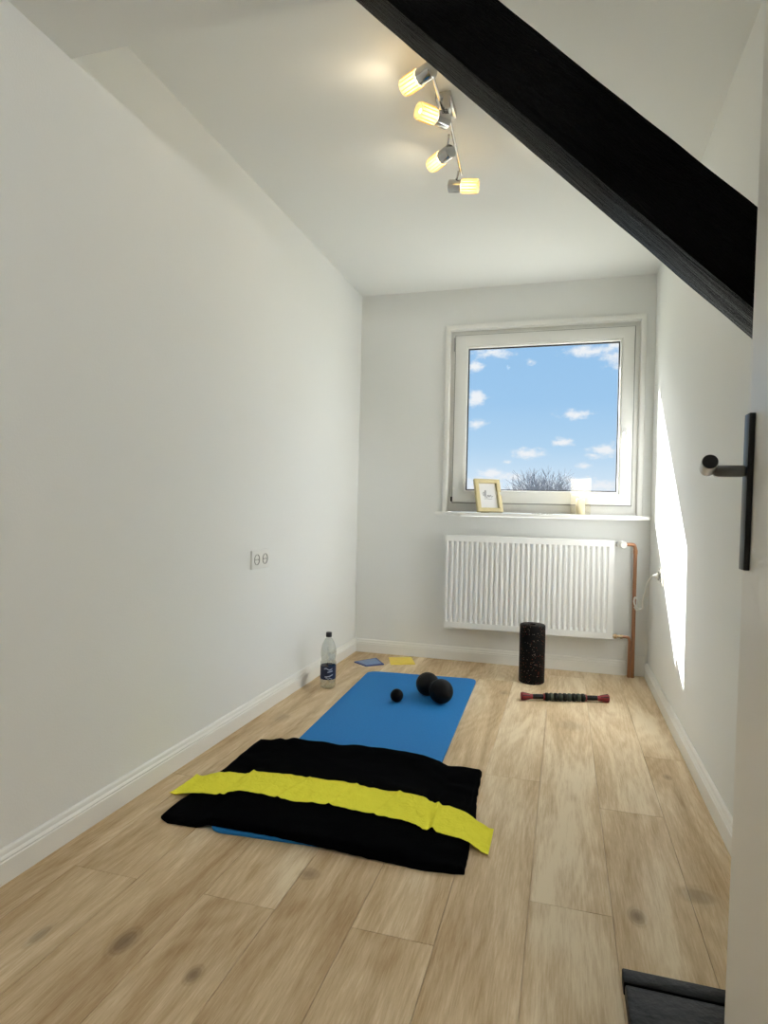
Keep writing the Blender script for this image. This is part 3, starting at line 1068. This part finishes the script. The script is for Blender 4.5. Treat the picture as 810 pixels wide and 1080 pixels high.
for j in range(NW):
    bm.faces.new((lo_[0][j + 1], lo_[0][j], hi_[0][j], hi_[0][j + 1]))
    bm.faces.new((lo_[NB][j], lo_[NB][j + 1], hi_[NB][j + 1], hi_[NB][j]))
tag(obj('exercise_band', bm, M['band'], smooth=50), 'long flat yellow latex exercise band laid across the black towel', 'exercise band')

# ------------------------------------------------------------------ massage balls
bc1, bc2 = at(451, 721, 2, 0.0725), at(465.3, 728.6, 2, 0.0725)
bc1.z = bc2.z = MT + 0.0585
R2 = 0.0585
ax = (bc2 - bc1)
D2 = ax.length
bm = B()
pr = [(0, -R2)]
for k in range(1, 60):
    s = -R2 + (D2 + 2 * R2) * k / 60
    r_ = math.sqrt(max(0, R2 ** 2 - s ** 2)) if s < D2 / 2 else math.sqrt(max(0, R2 ** 2 - (s - D2) ** 2))
    r_ = max(r_, R2 * 0.50) if abs(s - D2 / 2) < D2 * 0.3 else r_
    if abs(s) < .010 or abs(s - D2) < .010:
        r_ -= 0.0011 * (1 + math.cos(s * 900))
    pr.append((r_, s))
pr.append((0, D2 + R2))
lathe(bm, pr, bc1, ax, 40)
tag(obj('duo_massage_ball', bm, M['rubber'], smooth=50), 'black double massage ball, two joined spheres on the blue mat', 'massage ball')
sc_ = at(418.5, 733.5, 2, MT + 0.031)
bm = B()
pr = [(0, -0.0315)]
for k in range(1, 36):
    th_ = PI * k / 36
    rr = 0.0315 - (0.0006 if abs(k - 18) < 1 else 0)
    pr.append((rr * math.sin(th_), -rr * math.cos(th_)))
pr.append((0, 0.0315))
lathe(bm, pr, (sc_.x, sc_.y, MT + 0.0315), (0.5, 0.3, 0.8), 40)
tag(obj('massage_ball', bm, M['rubber'], smooth=50), 'small single black massage ball on the blue mat', 'massage ball')

# ------------------------------------------------------------------ foam roller
rl = at(560, 722, 2, 0)
rc = Vector((-0.156, 3.575, 0))
bm = B()
lathe(bm, [(0.016, 0.322), (0.016, 0.30), (0, 0.30)], rc, (0, 0, 1), 48)
lathe(bm, [(0, 0), (0.066, 0), (0.070, 0.004), (0.0705, 0.010), (0.0705, 0.312), (0.070, 0.318), (0.066, 0.322), (0.016, 0.322)], rc, (0, 0, 1), 48)
bmesh.ops.remove_doubles(bm, verts=bm.verts, dist=0.0001)
tag(obj('foam_roller', bm, M['speck'], smooth=50), 'black speckled foam roller standing upright before the radiator', 'foam roller')

# ------------------------------------------------------------------ massage stick
e0, e1 = at(549.5, 734, 2, 0.021), at(642, 736.5, 2, 0.021)
ax = e1 - e0
LS = ax.length
ms = thing('massage_stick', 'black massage roller stick with red ends lying on the oak floor', 'massage stick', ((e0.x + e1.x) / 2, (e0.y + e1.y) / 2, 0))
ad = ax.normalized()
for o_, d in ((e0, ad), (e1, -ad)):
    o_ = Vector((o_.x, o_.y, 0.0205))
    bm = B(); lathe(bm, [(0, 0.058), (0.0115, 0.058), (0.0125, 0.075), (0.0125, 0.105), (0.0105, 0.112), (0, 0.112)], o_, d, 24)
    hd = obj('handle', bm, M['plasticblk'], ms)
    bm = B(); lathe(bm, [(0, 0), (0.017, 0), (0.0205, 0.003), (0.0200, 0.012), (0.013, 0.045), (0.012, 0.0575), (0, 0.0575)], o_, d, 24, 6, 0.02)
    obj('end_cap', bm, M['red'], hd)['label'] = 'red flared end cap'
    bm = B()
    for k in range(6):
        a = 2 * PI * (k + .5) / 6
        dd_, uu, vv = frame_axes(d)
        w_ = uu * math.cos(a) + vv * math.sin(a)
        tube(bm, [o_ + d * 0.006 + w_ * 0.0195, o_ + d * 0.044 + w_ * 0.0128], [0.0028, 0.0016], 6)
    obj('grip_stripes', bm, M['plasticblk'], hd)
    bm = B(); lathe(bm, [(0.0105, 0.1125), (0.0165, 0.1125), (0.0165, 0.117), (0.0105, 0.117)], o_, d, 24)
    bmesh.ops.contextual_create(bm, geom=[])
    obj('collar', bm, M['red'], ms)
bm = B(); lathe(bm, [(0, 0.112), (0.007, 0.112), (0.007, LS - 0.112), (0, LS - 0.112)], (e0.x, e0.y, 0.0205), ad, 16)
obj('shaft', bm, M['plasticblk'], ms)
nb = 9
span = LS - 2 * 0.118
for k in range(nb):
    s = 0.118 + span * k / nb
    w_ = span / nb - 0.0012
    bm = B(); lathe(bm, [(0.008, s), (0.0165, s + .001), (0.0200, s + w_ * .3), (0.0200, s + w_ * .7), (0.0165, s + w_ - .001), (0.008, s + w_)], (e0.x, e0.y, 0.0205), ad, 24, 12, 0.03)
    obj('roller_bead', bm, M['greybead'] if k % 2 else M['green'], ms)

# ------------------------------------------------------------------ water bottle
bx = at(343.5, 727, 2, 0)
bo = Vector((bx.x - 0.002, bx.y + 0.035, 0))
bt = thing('water_bottle', 'clear plastic water bottle with navy label and dark cap by the left wall', 'bottle', bo)
bm = B()
lathe(bm, [(0, 0.008), (0.018, 0.004), (0.030, 0.0), (0.038, 0.008), (0.0405, 0.022), (0.0405, 0.048), (0.0395, 0.052), (0.0395, 0.118), (0.0405, 0.122), (0.0405, 0.134), (0.0350, 0.150),
           (0.0385, 0.165), (0.0405, 0.185), (0.0385, 0.210), (0.031, 0.235), (0.020, 0.255), (0.0135, 0.264), (0.0135, 0.268), (0, 0.268)], bo, (0, 0, 1), 40, 0, 0)
obj('bottle_body', bm, M['bottle'], bt, 60)
bm = B(); lathe(bm, [(0, 0.2685), (0.0150, 0.2685), (0.0155, 0.271), (0.0150, 0.290), (0.0135, 0.292), (0, 0.292)], bo, (0, 0, 1), 36, 18, 0.02)
obj('bottle_cap', bm, M['capblk'], bt)['label'] = 'dark screw cap'
bm = B(); lathe(bm, [(0.0400, 0.0505), (0.0412, 0.052), (0.0412, 0.118), (0.0400, 0.1195)], bo, (0, 0, 1), 40)
lb = obj('bottle_label', bm, M['navy'], bt)
# pale print on the label, facing the room
bm = B()


def label_stroke(bm, pts, w, r=0.0416):
    fa = math.atan2(-bo.y, -bo.x)
    prev = None
    for k, (s, z) in enumerate(pts):
        a = fa + s / r
        P = lambda zz: bm.verts.new((bo.x + r * math.cos(a), bo.y + r * math.sin(a), zz))
        cur = (P(z - w / 2), P(z + w / 2))
        if prev:
            bm.faces.new((prev[0], cur[0], cur[1], prev[1]))
        prev = cur


label_stroke(bm, [(-.022 + .044 * k / 14, 0.106 + 0.004 * math.sin(k * .5)) for k in range(15)], 0.006)
label_stroke(bm, [(-.004 + .028 * k / 14, 0.090 + 0.006 * k / 14) for k in range(15)], 0.006)
label_stroke(bm, [(-.018 + .044 * k / 14, 0.066 + 0.012 * (k / 14) ** 2) for k in range(15)], 0.006)
label_stroke(bm, [(-.012 + .034 * k / 14, 0.058 + 0.003 * math.sin(k * .9)) for k in range(15)], 0.004)
obj('label_print', bm, M['lblwhite'], lb, 0)

# ------------------------------------------------------------------ flat pads
def pad(name, pts, h, mat, label, edge_mat=None):
    P = [at(x, y, 2, h) for x, y in pts]
    th = thing(name, label, 'pad', (sum(p.x for p in P) / 4, sum(p.y for p in P) / 4, 0))
    bm = B()
    cen_ = sum(P, Vector()) / 4
    rr = []
    for z, k in ((0.0, 1.0), (h * .75, 1.0), (h, 0.97)):
        ring_ = []
        for i in range(4):
            a, b_ = P[i], P[(i + 1) % 4]
            for s in range(8):
                p = a.lerp(b_, s / 8)
                p = cen_ + (p - cen_) * k
                ring_.append(bm.verts.new((p.x, p.y, z)))
        rr.append(ring_)
    for A, Bq in zip(rr, rr[1:]):
        for i in range(32):
            bm.faces.new((A[i], A[(i + 1) % 32], Bq[(i + 1) % 32], Bq[i]))
    bm.faces.new(rr[0][::-1]); bm.faces.new(rr[-1])
    obj('pad_body', bm, edge_mat or mat, th)
    # slightly raised wrinkled film on top
    bm = B()
    g = []
    for i in range(13):
        row = []
        for j in range(13):
            u, v = .09 + .82 * i / 12, .09 + .82 * j / 12
            p = (P[0] * (1 - u) + P[1] * u) * (1 - v) + (P[3] * (1 - u) + P[2] * u) * v
            e_ = min(i, 12 - i, j, 12 - j)
            row.append(bm.verts.new((p.x, p.y, h + 0.0003 + (0.0012 + 0.0012 * noise.noise(Vector((p.x * 30, p.y * 30, 0)))) * min(1, e_))))
        g.append(row)
    for i in range(12):
        for j in range(12):
            bm.faces.new((g[i][j], g[i + 1][j], g[i + 1][j + 1], g[i][j + 1]))
    obj('top_film', bm, mat, th)
    return th


pad('flat_pad', [(373.5, 697.5), (386, 702), (405, 700), (397, 693.5)], 0.007, M['padblue'], 'flat blue square pad lying on the floor in the left corner', M['padedge'])
pad('flat_pad', [(410, 693), (412, 700.5), (438, 700), (434, 693)], 0.005, M['padyellow'], 'flat yellow square pad lying on the floor beside the blue one')

# ------------------------------------------------------------------ picture frame on the sill
SZ = 0.938
pf_c = at(517, 539, 1, 3.862)
yawf, leanf = math.radians(34), math.radians(17)
pf = thing('picture_frame', 'small pale gold picture frame leaning on the window sill', 'picture frame', (pf_c.x, 3.862, SZ))
Mx = Matrix.Translation((pf_c.x, 3.858, SZ + 0.0045)) @ Matrix.Rotation(yawf, 4, 'Z') @ Matrix.Rotation(-leanf, 4, 'X')
FW, FH = 0.172, 0.212


def pfobj(name, bm, mat, parent=pf, sm=35):
    bm.transform(Mx)
    return obj(name, bm, mat, parent, sm)


bm = B(); ring(bm, -FW / 2, FW / 2, 0.0, FH, 0.025, -0.014, 0.010, 0.003)
pfobj('frame_moulding', bm, M['frame'])
bm = B(); box(bm, -FW / 2 + .0245, FW / 2 - .0245, 0.004, 0.006, 0.0245, FH - .0245)
pr_ = pfobj('print', bm, M['paper'], sm=0)
bm = B(); box(bm, -FW / 2 + .004, FW / 2 - .004, 0.0102, 0.0125, 0.004, FH - .004)
pfobj('backing', bm, M['framedark'])
bm = B(); box(bm, -0.03, 0.03, 0.0127, 0.0145, 0.0, 0.16)
for v in bm.verts:
    if v.co.z < 0.08:
        v.co.y += 0.055
        v.co.z += 0.010
pfobj('easel_leg', bm, M['framedark'])
# handwriting-like strokes on the print
bm = B()
script = [[(-.032, .108), (-.034, .122), (-.026, .128), (-.022, .116), (-.030, .104)], [(-.020, .095), (-.018, .130), (-.012, .140), (-.012, .100), (-.006, .096), (.000, .112), (.004, .098)],
          [(.004, .098), (.010, .112), (.014, .098), (.020, .112), (.026, .098), (.034, .106)], [(-.026, .086), (-.01, .088), (.01, .086), (.028, .087)]]
for st in script:
    cv = catmull([(x, 0.0034, z) for x, z in st], 6)
    tube(bm, cv, 0.0011, 5)
pfobj('handwriting', bm, M['ink'], pr_)

# ------------------------------------------------------------------ lantern and candle on the sill
lc = at(612, 539, 1, 3.862)
LWd = 0.057
lt = thing('candle_lantern', 'frosted white square lantern glowing on the window sill', 'lantern', (lc.x, 3.862, SZ))
bm = B()
Lz0, Lz1 = SZ, 1.150
o4 = [(-1, -1), (1, -1), (1, 1), (-1, 1)]
yl = 0.040
outer0 = [bm.verts.new((lc.x + a * LWd, 3.862 + b_ * yl, Lz0)) for a, b_ in o4]
outer1 = [bm.verts.new((lc.x + a * LWd, 3.862 + b_ * yl, Lz1 + (0.006 if a > 0 else 0))) for a, b_ in o4]
in1 = [bm.verts.new((lc.x + a * (LWd - .003), 3.862 + b_ * (yl - .003), Lz1 + (0.006 if a > 0 else 0))) for a, b_ in o4]
in0 = [bm.verts.new((lc.x + a * (LWd - .003), 3.862 + b_ * (yl - .003), Lz0 + .004)) for a, b_ in o4]
for k in range(4):
    j = (k + 1) % 4
    bm.faces.new((outer0[k], outer0[j], outer1[j], outer1[k]))
    bm.faces.new((outer1[k], outer1[j], in1[j], in1[k]))
    bm.faces.new((in1[k], in1[j], in0[j], in0[k]))
bm.faces.new(outer0[::-1]); bm.faces.new(in0)
obj('lantern_glass', bm, M['lantern'], lt, 0)
cd = thing('candle', 'short lit candle glowing inside the frosted lantern', 'candle', (lc.x, 3.862, Lz0 + .0045))
bm = B(); lathe(bm, [(0, 0), (0.024, 0), (0.025, .002), (0.025, 0.088), (0.022, 0.091), (0, 0.087)], (lc.x, 3.862, Lz0 + .0045), (0, 0, 1), 28)
obj('candle_body', bm, M['wax'], cd)
bm = B(); lathe(bm, [(0, 0.094), (0.004, 0.098), (0.0062, 0.106), (0.004, 0.118), (0, 0.130)], (lc.x, 3.862, Lz0 + .0045), (0, 0, 1), 14)
obj('flame', bm, M['flame'], cd, 60)
bm = B(); tube(bm, [(lc.x, 3.862, Lz0 + .0925), (lc.x, 3.862, Lz0 + .0985)], 0.0011, 6)
obj('wick', bm, M['hole'], cd)

# ------------------------------------------------------------------ outside: eave, ground, bare tree
YO = YB + WT
bm = B()
ye = 4.76
zl0, sl = 2.468, 0.058
pts = []
xa, xb = -2.9, 1.3
ea, eb = zl0 + sl * (xa + 1.274), zl0 + sl * (xb + 1.274)
rise = 0.62
v = [bm.verts.new(c) for c in ((xa, ye, ea), (xb, ye, eb), (xb, YO, eb + rise), (xa, YO, ea + rise), (xa, ye, ea + .06), (xb, ye, eb + .06), (xb, YO, eb + rise + .10), (xa, YO, ea + rise + .10))]
for f in ((0, 1, 2, 3), (4, 7, 6, 5), (0, 4, 5, 1), (1, 5, 6, 2), (2, 6, 7, 3), (3, 7, 4, 0)):
    bm.faces.new([v[i] for i in f])
struct('roof_eave', bm, M['tile'], 'roof overhang above the window outside', smooth=0)
GZ = -7.5
bm = B(); box(bm, -250, 250, YO + 0.3, 400, GZ - 1, GZ)
struct('ground', bm, M['ground'], 'ground outside far below the window', smooth=0)

TY = 32.0
tc_ = at(571, 519, 1, TY)
bm = B()
base = Vector((tc_.x, TY, GZ))
crown = Vector((tc_.x, TY, tc_.z - 0.35))
tube(bm, [base, base + Vector((0.05, 0, 3)), crown + Vector((0, 0, -1.2))], [0.30, 0.24, 0.16], 10)
tr = random.Random(11)


def grow(p, d, ln, r, lvl):
    pts = [p]
    q_ = p
    dd_ = d.copy()
    for k in range(4):
        dd_ = (dd_ + Vector((tr.uniform(-.16, .16), tr.uniform(-.16, .16), tr.uniform(-.03, .12)))).normalized()
        q_ = q_ + dd_ * ln / 4
        pts.append(q_)
    tube(bm, pts, [r * (1 - .13 * k) for k in range(5)], 5 if lvl < 2 else 4, False)
    if lvl >= 4:
        return
    for k in range(4):
        ip = pts[tr.choice([2, 3, 4])]
        a = Vector((tr.gauss(0, .55), tr.gauss(0, .5), tr.gauss(0.10, .25)))
        grow(ip, (dd_ + a).normalized(), ln * tr.uniform(.62, .82), r * .58, lvl + 1)


for k in range(13):
    a = 2 * PI * k / 13
    d = Vector((math.cos(a) * 0.85, math.sin(a) * 0.8, tr.uniform(.55, 1.2))).normalized()
    grow(crown + Vector((0, 0, -1.2)), d, 1.15, 0.055, 1)
0 and print('TREE', min(v.co.z for v in bm.verts), max(v.co.z for v in bm.verts), min(v.co.x for v in bm.verts), max(v.co.x for v in bm.verts), tc_, len(bm.verts))
tag(obj('bare_tree', bm, M['bark'], smooth=0), 'bare leafless tree crown seen low through the window', 'tree')

# ------------------------------------------------------------------ sky
SUN_D = Vector((1.0, -1.095, -0.92)).normalized()
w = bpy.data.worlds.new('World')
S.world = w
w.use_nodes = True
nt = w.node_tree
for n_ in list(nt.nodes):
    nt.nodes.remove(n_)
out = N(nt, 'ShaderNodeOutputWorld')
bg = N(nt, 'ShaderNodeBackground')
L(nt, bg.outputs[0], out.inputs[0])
tc = N(nt, 'ShaderNodeTexCoord')
nrm = N(nt, 'ShaderNodeVectorMath', operation='NORMALIZE')
L(nt, tc.outputs['Generated'], nrm.inputs[0])
sp = N(nt, 'ShaderNodeSeparateXYZ')
L(nt, nrm.outputs[0], sp.inputs[0])
# sky gradient by elevation, raised above the window view to light the room
mr = N(nt, 'ShaderNodeMapRange', inp={'From Min': 0.0, 'From Max': 1.0})
L(nt, sp.outputs['Z'], mr.inputs['Value'])
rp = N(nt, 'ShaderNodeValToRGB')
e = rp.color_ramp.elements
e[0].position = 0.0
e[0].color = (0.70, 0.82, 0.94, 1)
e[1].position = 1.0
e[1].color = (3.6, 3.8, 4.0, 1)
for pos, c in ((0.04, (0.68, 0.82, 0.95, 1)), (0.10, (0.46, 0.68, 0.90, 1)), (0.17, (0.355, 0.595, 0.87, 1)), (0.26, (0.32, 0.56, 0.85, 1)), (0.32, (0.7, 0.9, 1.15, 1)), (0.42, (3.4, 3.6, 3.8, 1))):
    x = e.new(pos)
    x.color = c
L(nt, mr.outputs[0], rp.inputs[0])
# clouds
az = N(nt, 'ShaderNodeMath', operation='ARCTAN2')
L(nt, sp.outputs['X'], az.inputs[0])
L(nt, sp.outputs['Y'], az.inputs[1])
el = N(nt, 'ShaderNodeMath', operation='ARCSINE')
L(nt, sp.outputs['Z'], el.inputs[0])
ae = N(nt, 'ShaderNodeCombineXYZ')
L(nt, az.outputs[0], ae.inputs['X'])
L(nt, el.outputs[0], ae.inputs['Y'])
nz1 = N(nt, 'ShaderNodeTexNoise', inp={'Scale': 38.0, 'Detail': 7.0, 'Roughness': 0.62})
nz2 = N(nt, 'ShaderNodeTexNoise', inp={'Scale': 85.0, 'Detail': 5.0, 'Roughness': 0.6})
mpn = N(nt, 'ShaderNodeMapping')
mpn.inputs['Scale'].default_value = (1.0, 1.5, 1.0)
L(nt, ae.outputs[0], mpn.inputs['Vector'])
L(nt, mpn.outputs[0], nz1.inputs['Vector'])
L(nt, mpn.outputs[0], nz2.inputs['Vector'])
CL = [(1.9, 13.9, 2.6, .62, 1.0), (4.2, 13.2, 1.6, 1.0, 1.0), (4.4, 14.3, 1.6, .5, .9), (-6.6, 14.1, 2.2, .6, .95), (-8.0, 12.9, 1.1, .6, .9), (-7.9, 10.1, 1.25, .85, 1.05), (-8.0, 7.85, 1.1, .65, 1.0),
      (0.45, 8.6, 1.75, .52, 1.0), (-0.35, 6.15, 1.15, .5, 1.0), (-3.2, 5.2, 1.7, .62, 1.05), (-3.3, 13.2, .6, .38, .9), (3.2, 5.5, 1.5, .7, 1.0), (2.4, 5.0, 1.0, .4, .9), (-6.5, 3.4, 1.9, .55, .9),
      (-5.1, 4.4, .7, .3, .9), (1.4, 4.1, 1.0, .4, .85), (-7.3, 2.3, 2.4, 1.1, 1.1), (-2.0, 1.9, 6.0, 1.1, .95), (3.3, 2.4, 2.2, .7, 1.0), (-4.8, 3.1, 2.2, .6, .9), (.6, 2.9, 1.8, .5, .8)]
acc = None
R_ = math.radians
for (a0, e0_, wa, we, st) in CL:
    sub = N(nt, 'ShaderNodeVectorMath', operation='SUBTRACT', inp={1: (R_(a0), R_(e0_), 0)})
    L(nt, ae.outputs[0], sub.inputs[0])
    ml = N(nt, 'ShaderNodeVectorMath', operation='MULTIPLY', inp={1: (1 / R_(wa), 1 / R_(we), 0)})
    L(nt, sub.outputs[0], ml.inputs[0])
    ln = N(nt, 'ShaderNodeVectorMath', operation='LENGTH')
    L(nt, ml.outputs[0], ln.inputs[0])
    mm = N(nt, 'ShaderNodeMapRange', inp={'From Min': 0.0, 'From Max': 1.5, 'To Min': st, 'To Max': 0.0})
    L(nt, ln.outputs['Value'], mm.inputs['Value'])
    if acc is None:
        acc = mm.outputs[0]
    else:
        mxm = N(nt, 'ShaderNodeMath', operation='MAXIMUM')
        L(nt, acc, mxm.inputs[0])
        L(nt, mm.outputs[0], mxm.inputs[1])
        acc = mxm.outputs[0]
# scattered clouds elsewhere in the sky
nz3 = N(nt, 'ShaderNodeTexNoise', inp={'Scale': 6.0, 'Detail': 2.0})
L(nt, nrm.outputs[0], nz3.inputs['Vector'])
els = N(nt, 'ShaderNodeMapRange', inp={'From Min': 0.27, 'From Max': 0.33, 'To Min': 0.0, 'To Max': 1.0})
L(nt, sp.outputs['Z'], els.inputs['Value'])
gc_ = N(nt, 'ShaderNodeMapRange', inp={'From Min': 0.5, 'From Max': 0.72, 'To Min': 0.0, 'To Max': 1.0})
L(nt, nz3.outputs['Fac'], gc_.inputs['Value'])
gm = N(nt, 'ShaderNodeMath', operation='MULTIPLY')
L(nt, els.outputs[0], gm.inputs[0])
L(nt, gc_.outputs[0], gm.inputs[1])
mxm = N(nt, 'ShaderNodeMath', operation='MAXIMUM')
L(nt, acc, mxm.inputs[0])
L(nt, gm.outputs[0], mxm.inputs[1])
acc = mxm.outputs[0]
n1 = N(nt, 'ShaderNodeMath', operation='MULTIPLY_ADD', inp={1: 1.5, 2: -0.75})
L(nt, nz1.outputs['Fac'], n1.inputs[0])
n2 = N(nt, 'ShaderNodeMath', operation='MULTIPLY_ADD', inp={1: 0.7, 2: -0.35})
L(nt, nz2.outputs['Fac'], n2.inputs[0])
s1_ = N(nt, 'ShaderNodeMath', operation='ADD')
L(nt, n1.outputs[0], s1_.inputs[0])
L(nt, n2.outputs[0], s1_.inputs[1])
s2_ = N(nt, 'ShaderNodeMath', operation='ADD')
L(nt, s1_.outputs[0], s2_.inputs[0])
L(nt, acc, s2_.inputs[1])
cm = N(nt, 'ShaderNodeMapRange', interpolation_type='SMOOTHSTEP', inp={'From Min': 0.30, 'From Max': 0.95, 'To Min': 0.0, 'To Max': 1.0})
L(nt, s2_.outputs[0], cm.inputs['Value'])
# no cloud where there is no blob at all
gate = N(nt, 'ShaderNodeMapRange', inp={'From Min': 0.02, 'From Max': 0.22, 'To Min': 0.0, 'To Max': 1.0})
L(nt, acc, gate.inputs['Value'])
cg = N(nt, 'ShaderNodeMath', operation='MULTIPLY')
L(nt, cm.outputs[0], cg.inputs[0])
L(nt, gate.outputs[0], cg.inputs[1])
mix = N(nt, 'ShaderNodeMix', data_type='RGBA')
mix.inputs['B'].default_value = (0.88, 0.91, 0.95, 1)
L(nt, cg.outputs[0], mix.inputs['Factor'])
L(nt, rp.outputs[0], mix.inputs['A'])
# glow added around the sun to brighten the room
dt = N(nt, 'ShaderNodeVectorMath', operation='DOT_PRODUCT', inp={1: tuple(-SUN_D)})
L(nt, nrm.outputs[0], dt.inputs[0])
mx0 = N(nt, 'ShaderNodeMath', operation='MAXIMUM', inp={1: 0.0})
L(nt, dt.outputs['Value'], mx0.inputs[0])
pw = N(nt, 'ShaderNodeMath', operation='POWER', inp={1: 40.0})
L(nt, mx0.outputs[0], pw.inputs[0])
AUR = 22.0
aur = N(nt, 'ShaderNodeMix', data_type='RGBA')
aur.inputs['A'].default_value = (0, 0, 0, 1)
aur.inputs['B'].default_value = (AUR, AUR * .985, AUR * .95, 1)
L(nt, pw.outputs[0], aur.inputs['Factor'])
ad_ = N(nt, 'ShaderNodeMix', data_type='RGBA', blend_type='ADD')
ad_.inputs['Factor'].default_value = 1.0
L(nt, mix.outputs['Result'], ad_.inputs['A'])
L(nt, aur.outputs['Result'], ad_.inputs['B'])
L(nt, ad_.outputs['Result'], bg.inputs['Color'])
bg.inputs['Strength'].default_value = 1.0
w.cycles.sampling_method = 'MANUAL'
w.cycles.sample_map_resolution = 1024

# ------------------------------------------------------------------ lights
sun = bpy.data.lights.new('sun', 'SUN')
sun.energy = 40.0
sun.angle = math.radians(0.53)
sun.color = (1.0, 0.995, 0.985)
so = bpy.data.objects.new('sun', sun)
so.rotation_euler = SUN_D.to_track_quat('-Z', 'Y').to_euler()
so.location = (-4, 9, 6)
C.objects.link(so)
# unseen fill light added behind the camera to lift the near walls
hl = bpy.data.lights.new('added_fill_light', 'POINT')
hl.energy = 36
hl.shadow_soft_size = 0.03
hl.color = (0.98, 0.99, 1.0)
ho = bpy.data.objects.new('added_fill_light', hl)
ho.location = (0.42, -0.36, 2.118)
C.objects.link(ho)

# ------------------------------------------------------------------ camera
cam = bpy.data.cameras.new('camera')
cam.sensor_fit = 'VERTICAL'
cam.sensor_height = 36.0
cam.lens = F_PX / 1080 * 36.0
cam.clip_start = 0.02
cam.clip_end = 1000
co = bpy.data.objects.new('camera', cam)
m3 = Matrix((RT, UP, -fw)).transposed()
co.matrix_world = Matrix.Translation(EYE) @ m3.to_4x4()
C.objects.link(co)
S.camera = co

S.view_settings.view_transform = 'Standard'
S.view_settings.look = 'None'
S.view_settings.gamma = 1.0
S.view_settings.use_curve_mapping = False
S.view_settings.exposure = 0.0
S.cycles.use_denoising = True
S.cycles.max_bounces = 14
S.cycles.diffuse_bounces = 9
S.cycles.transparent_max_bounces = 16
S.cycles.caustics_reflective = False
S.cycles.caustics_refractive = False
S.cycles.sample_clamp_indirect = 12.0
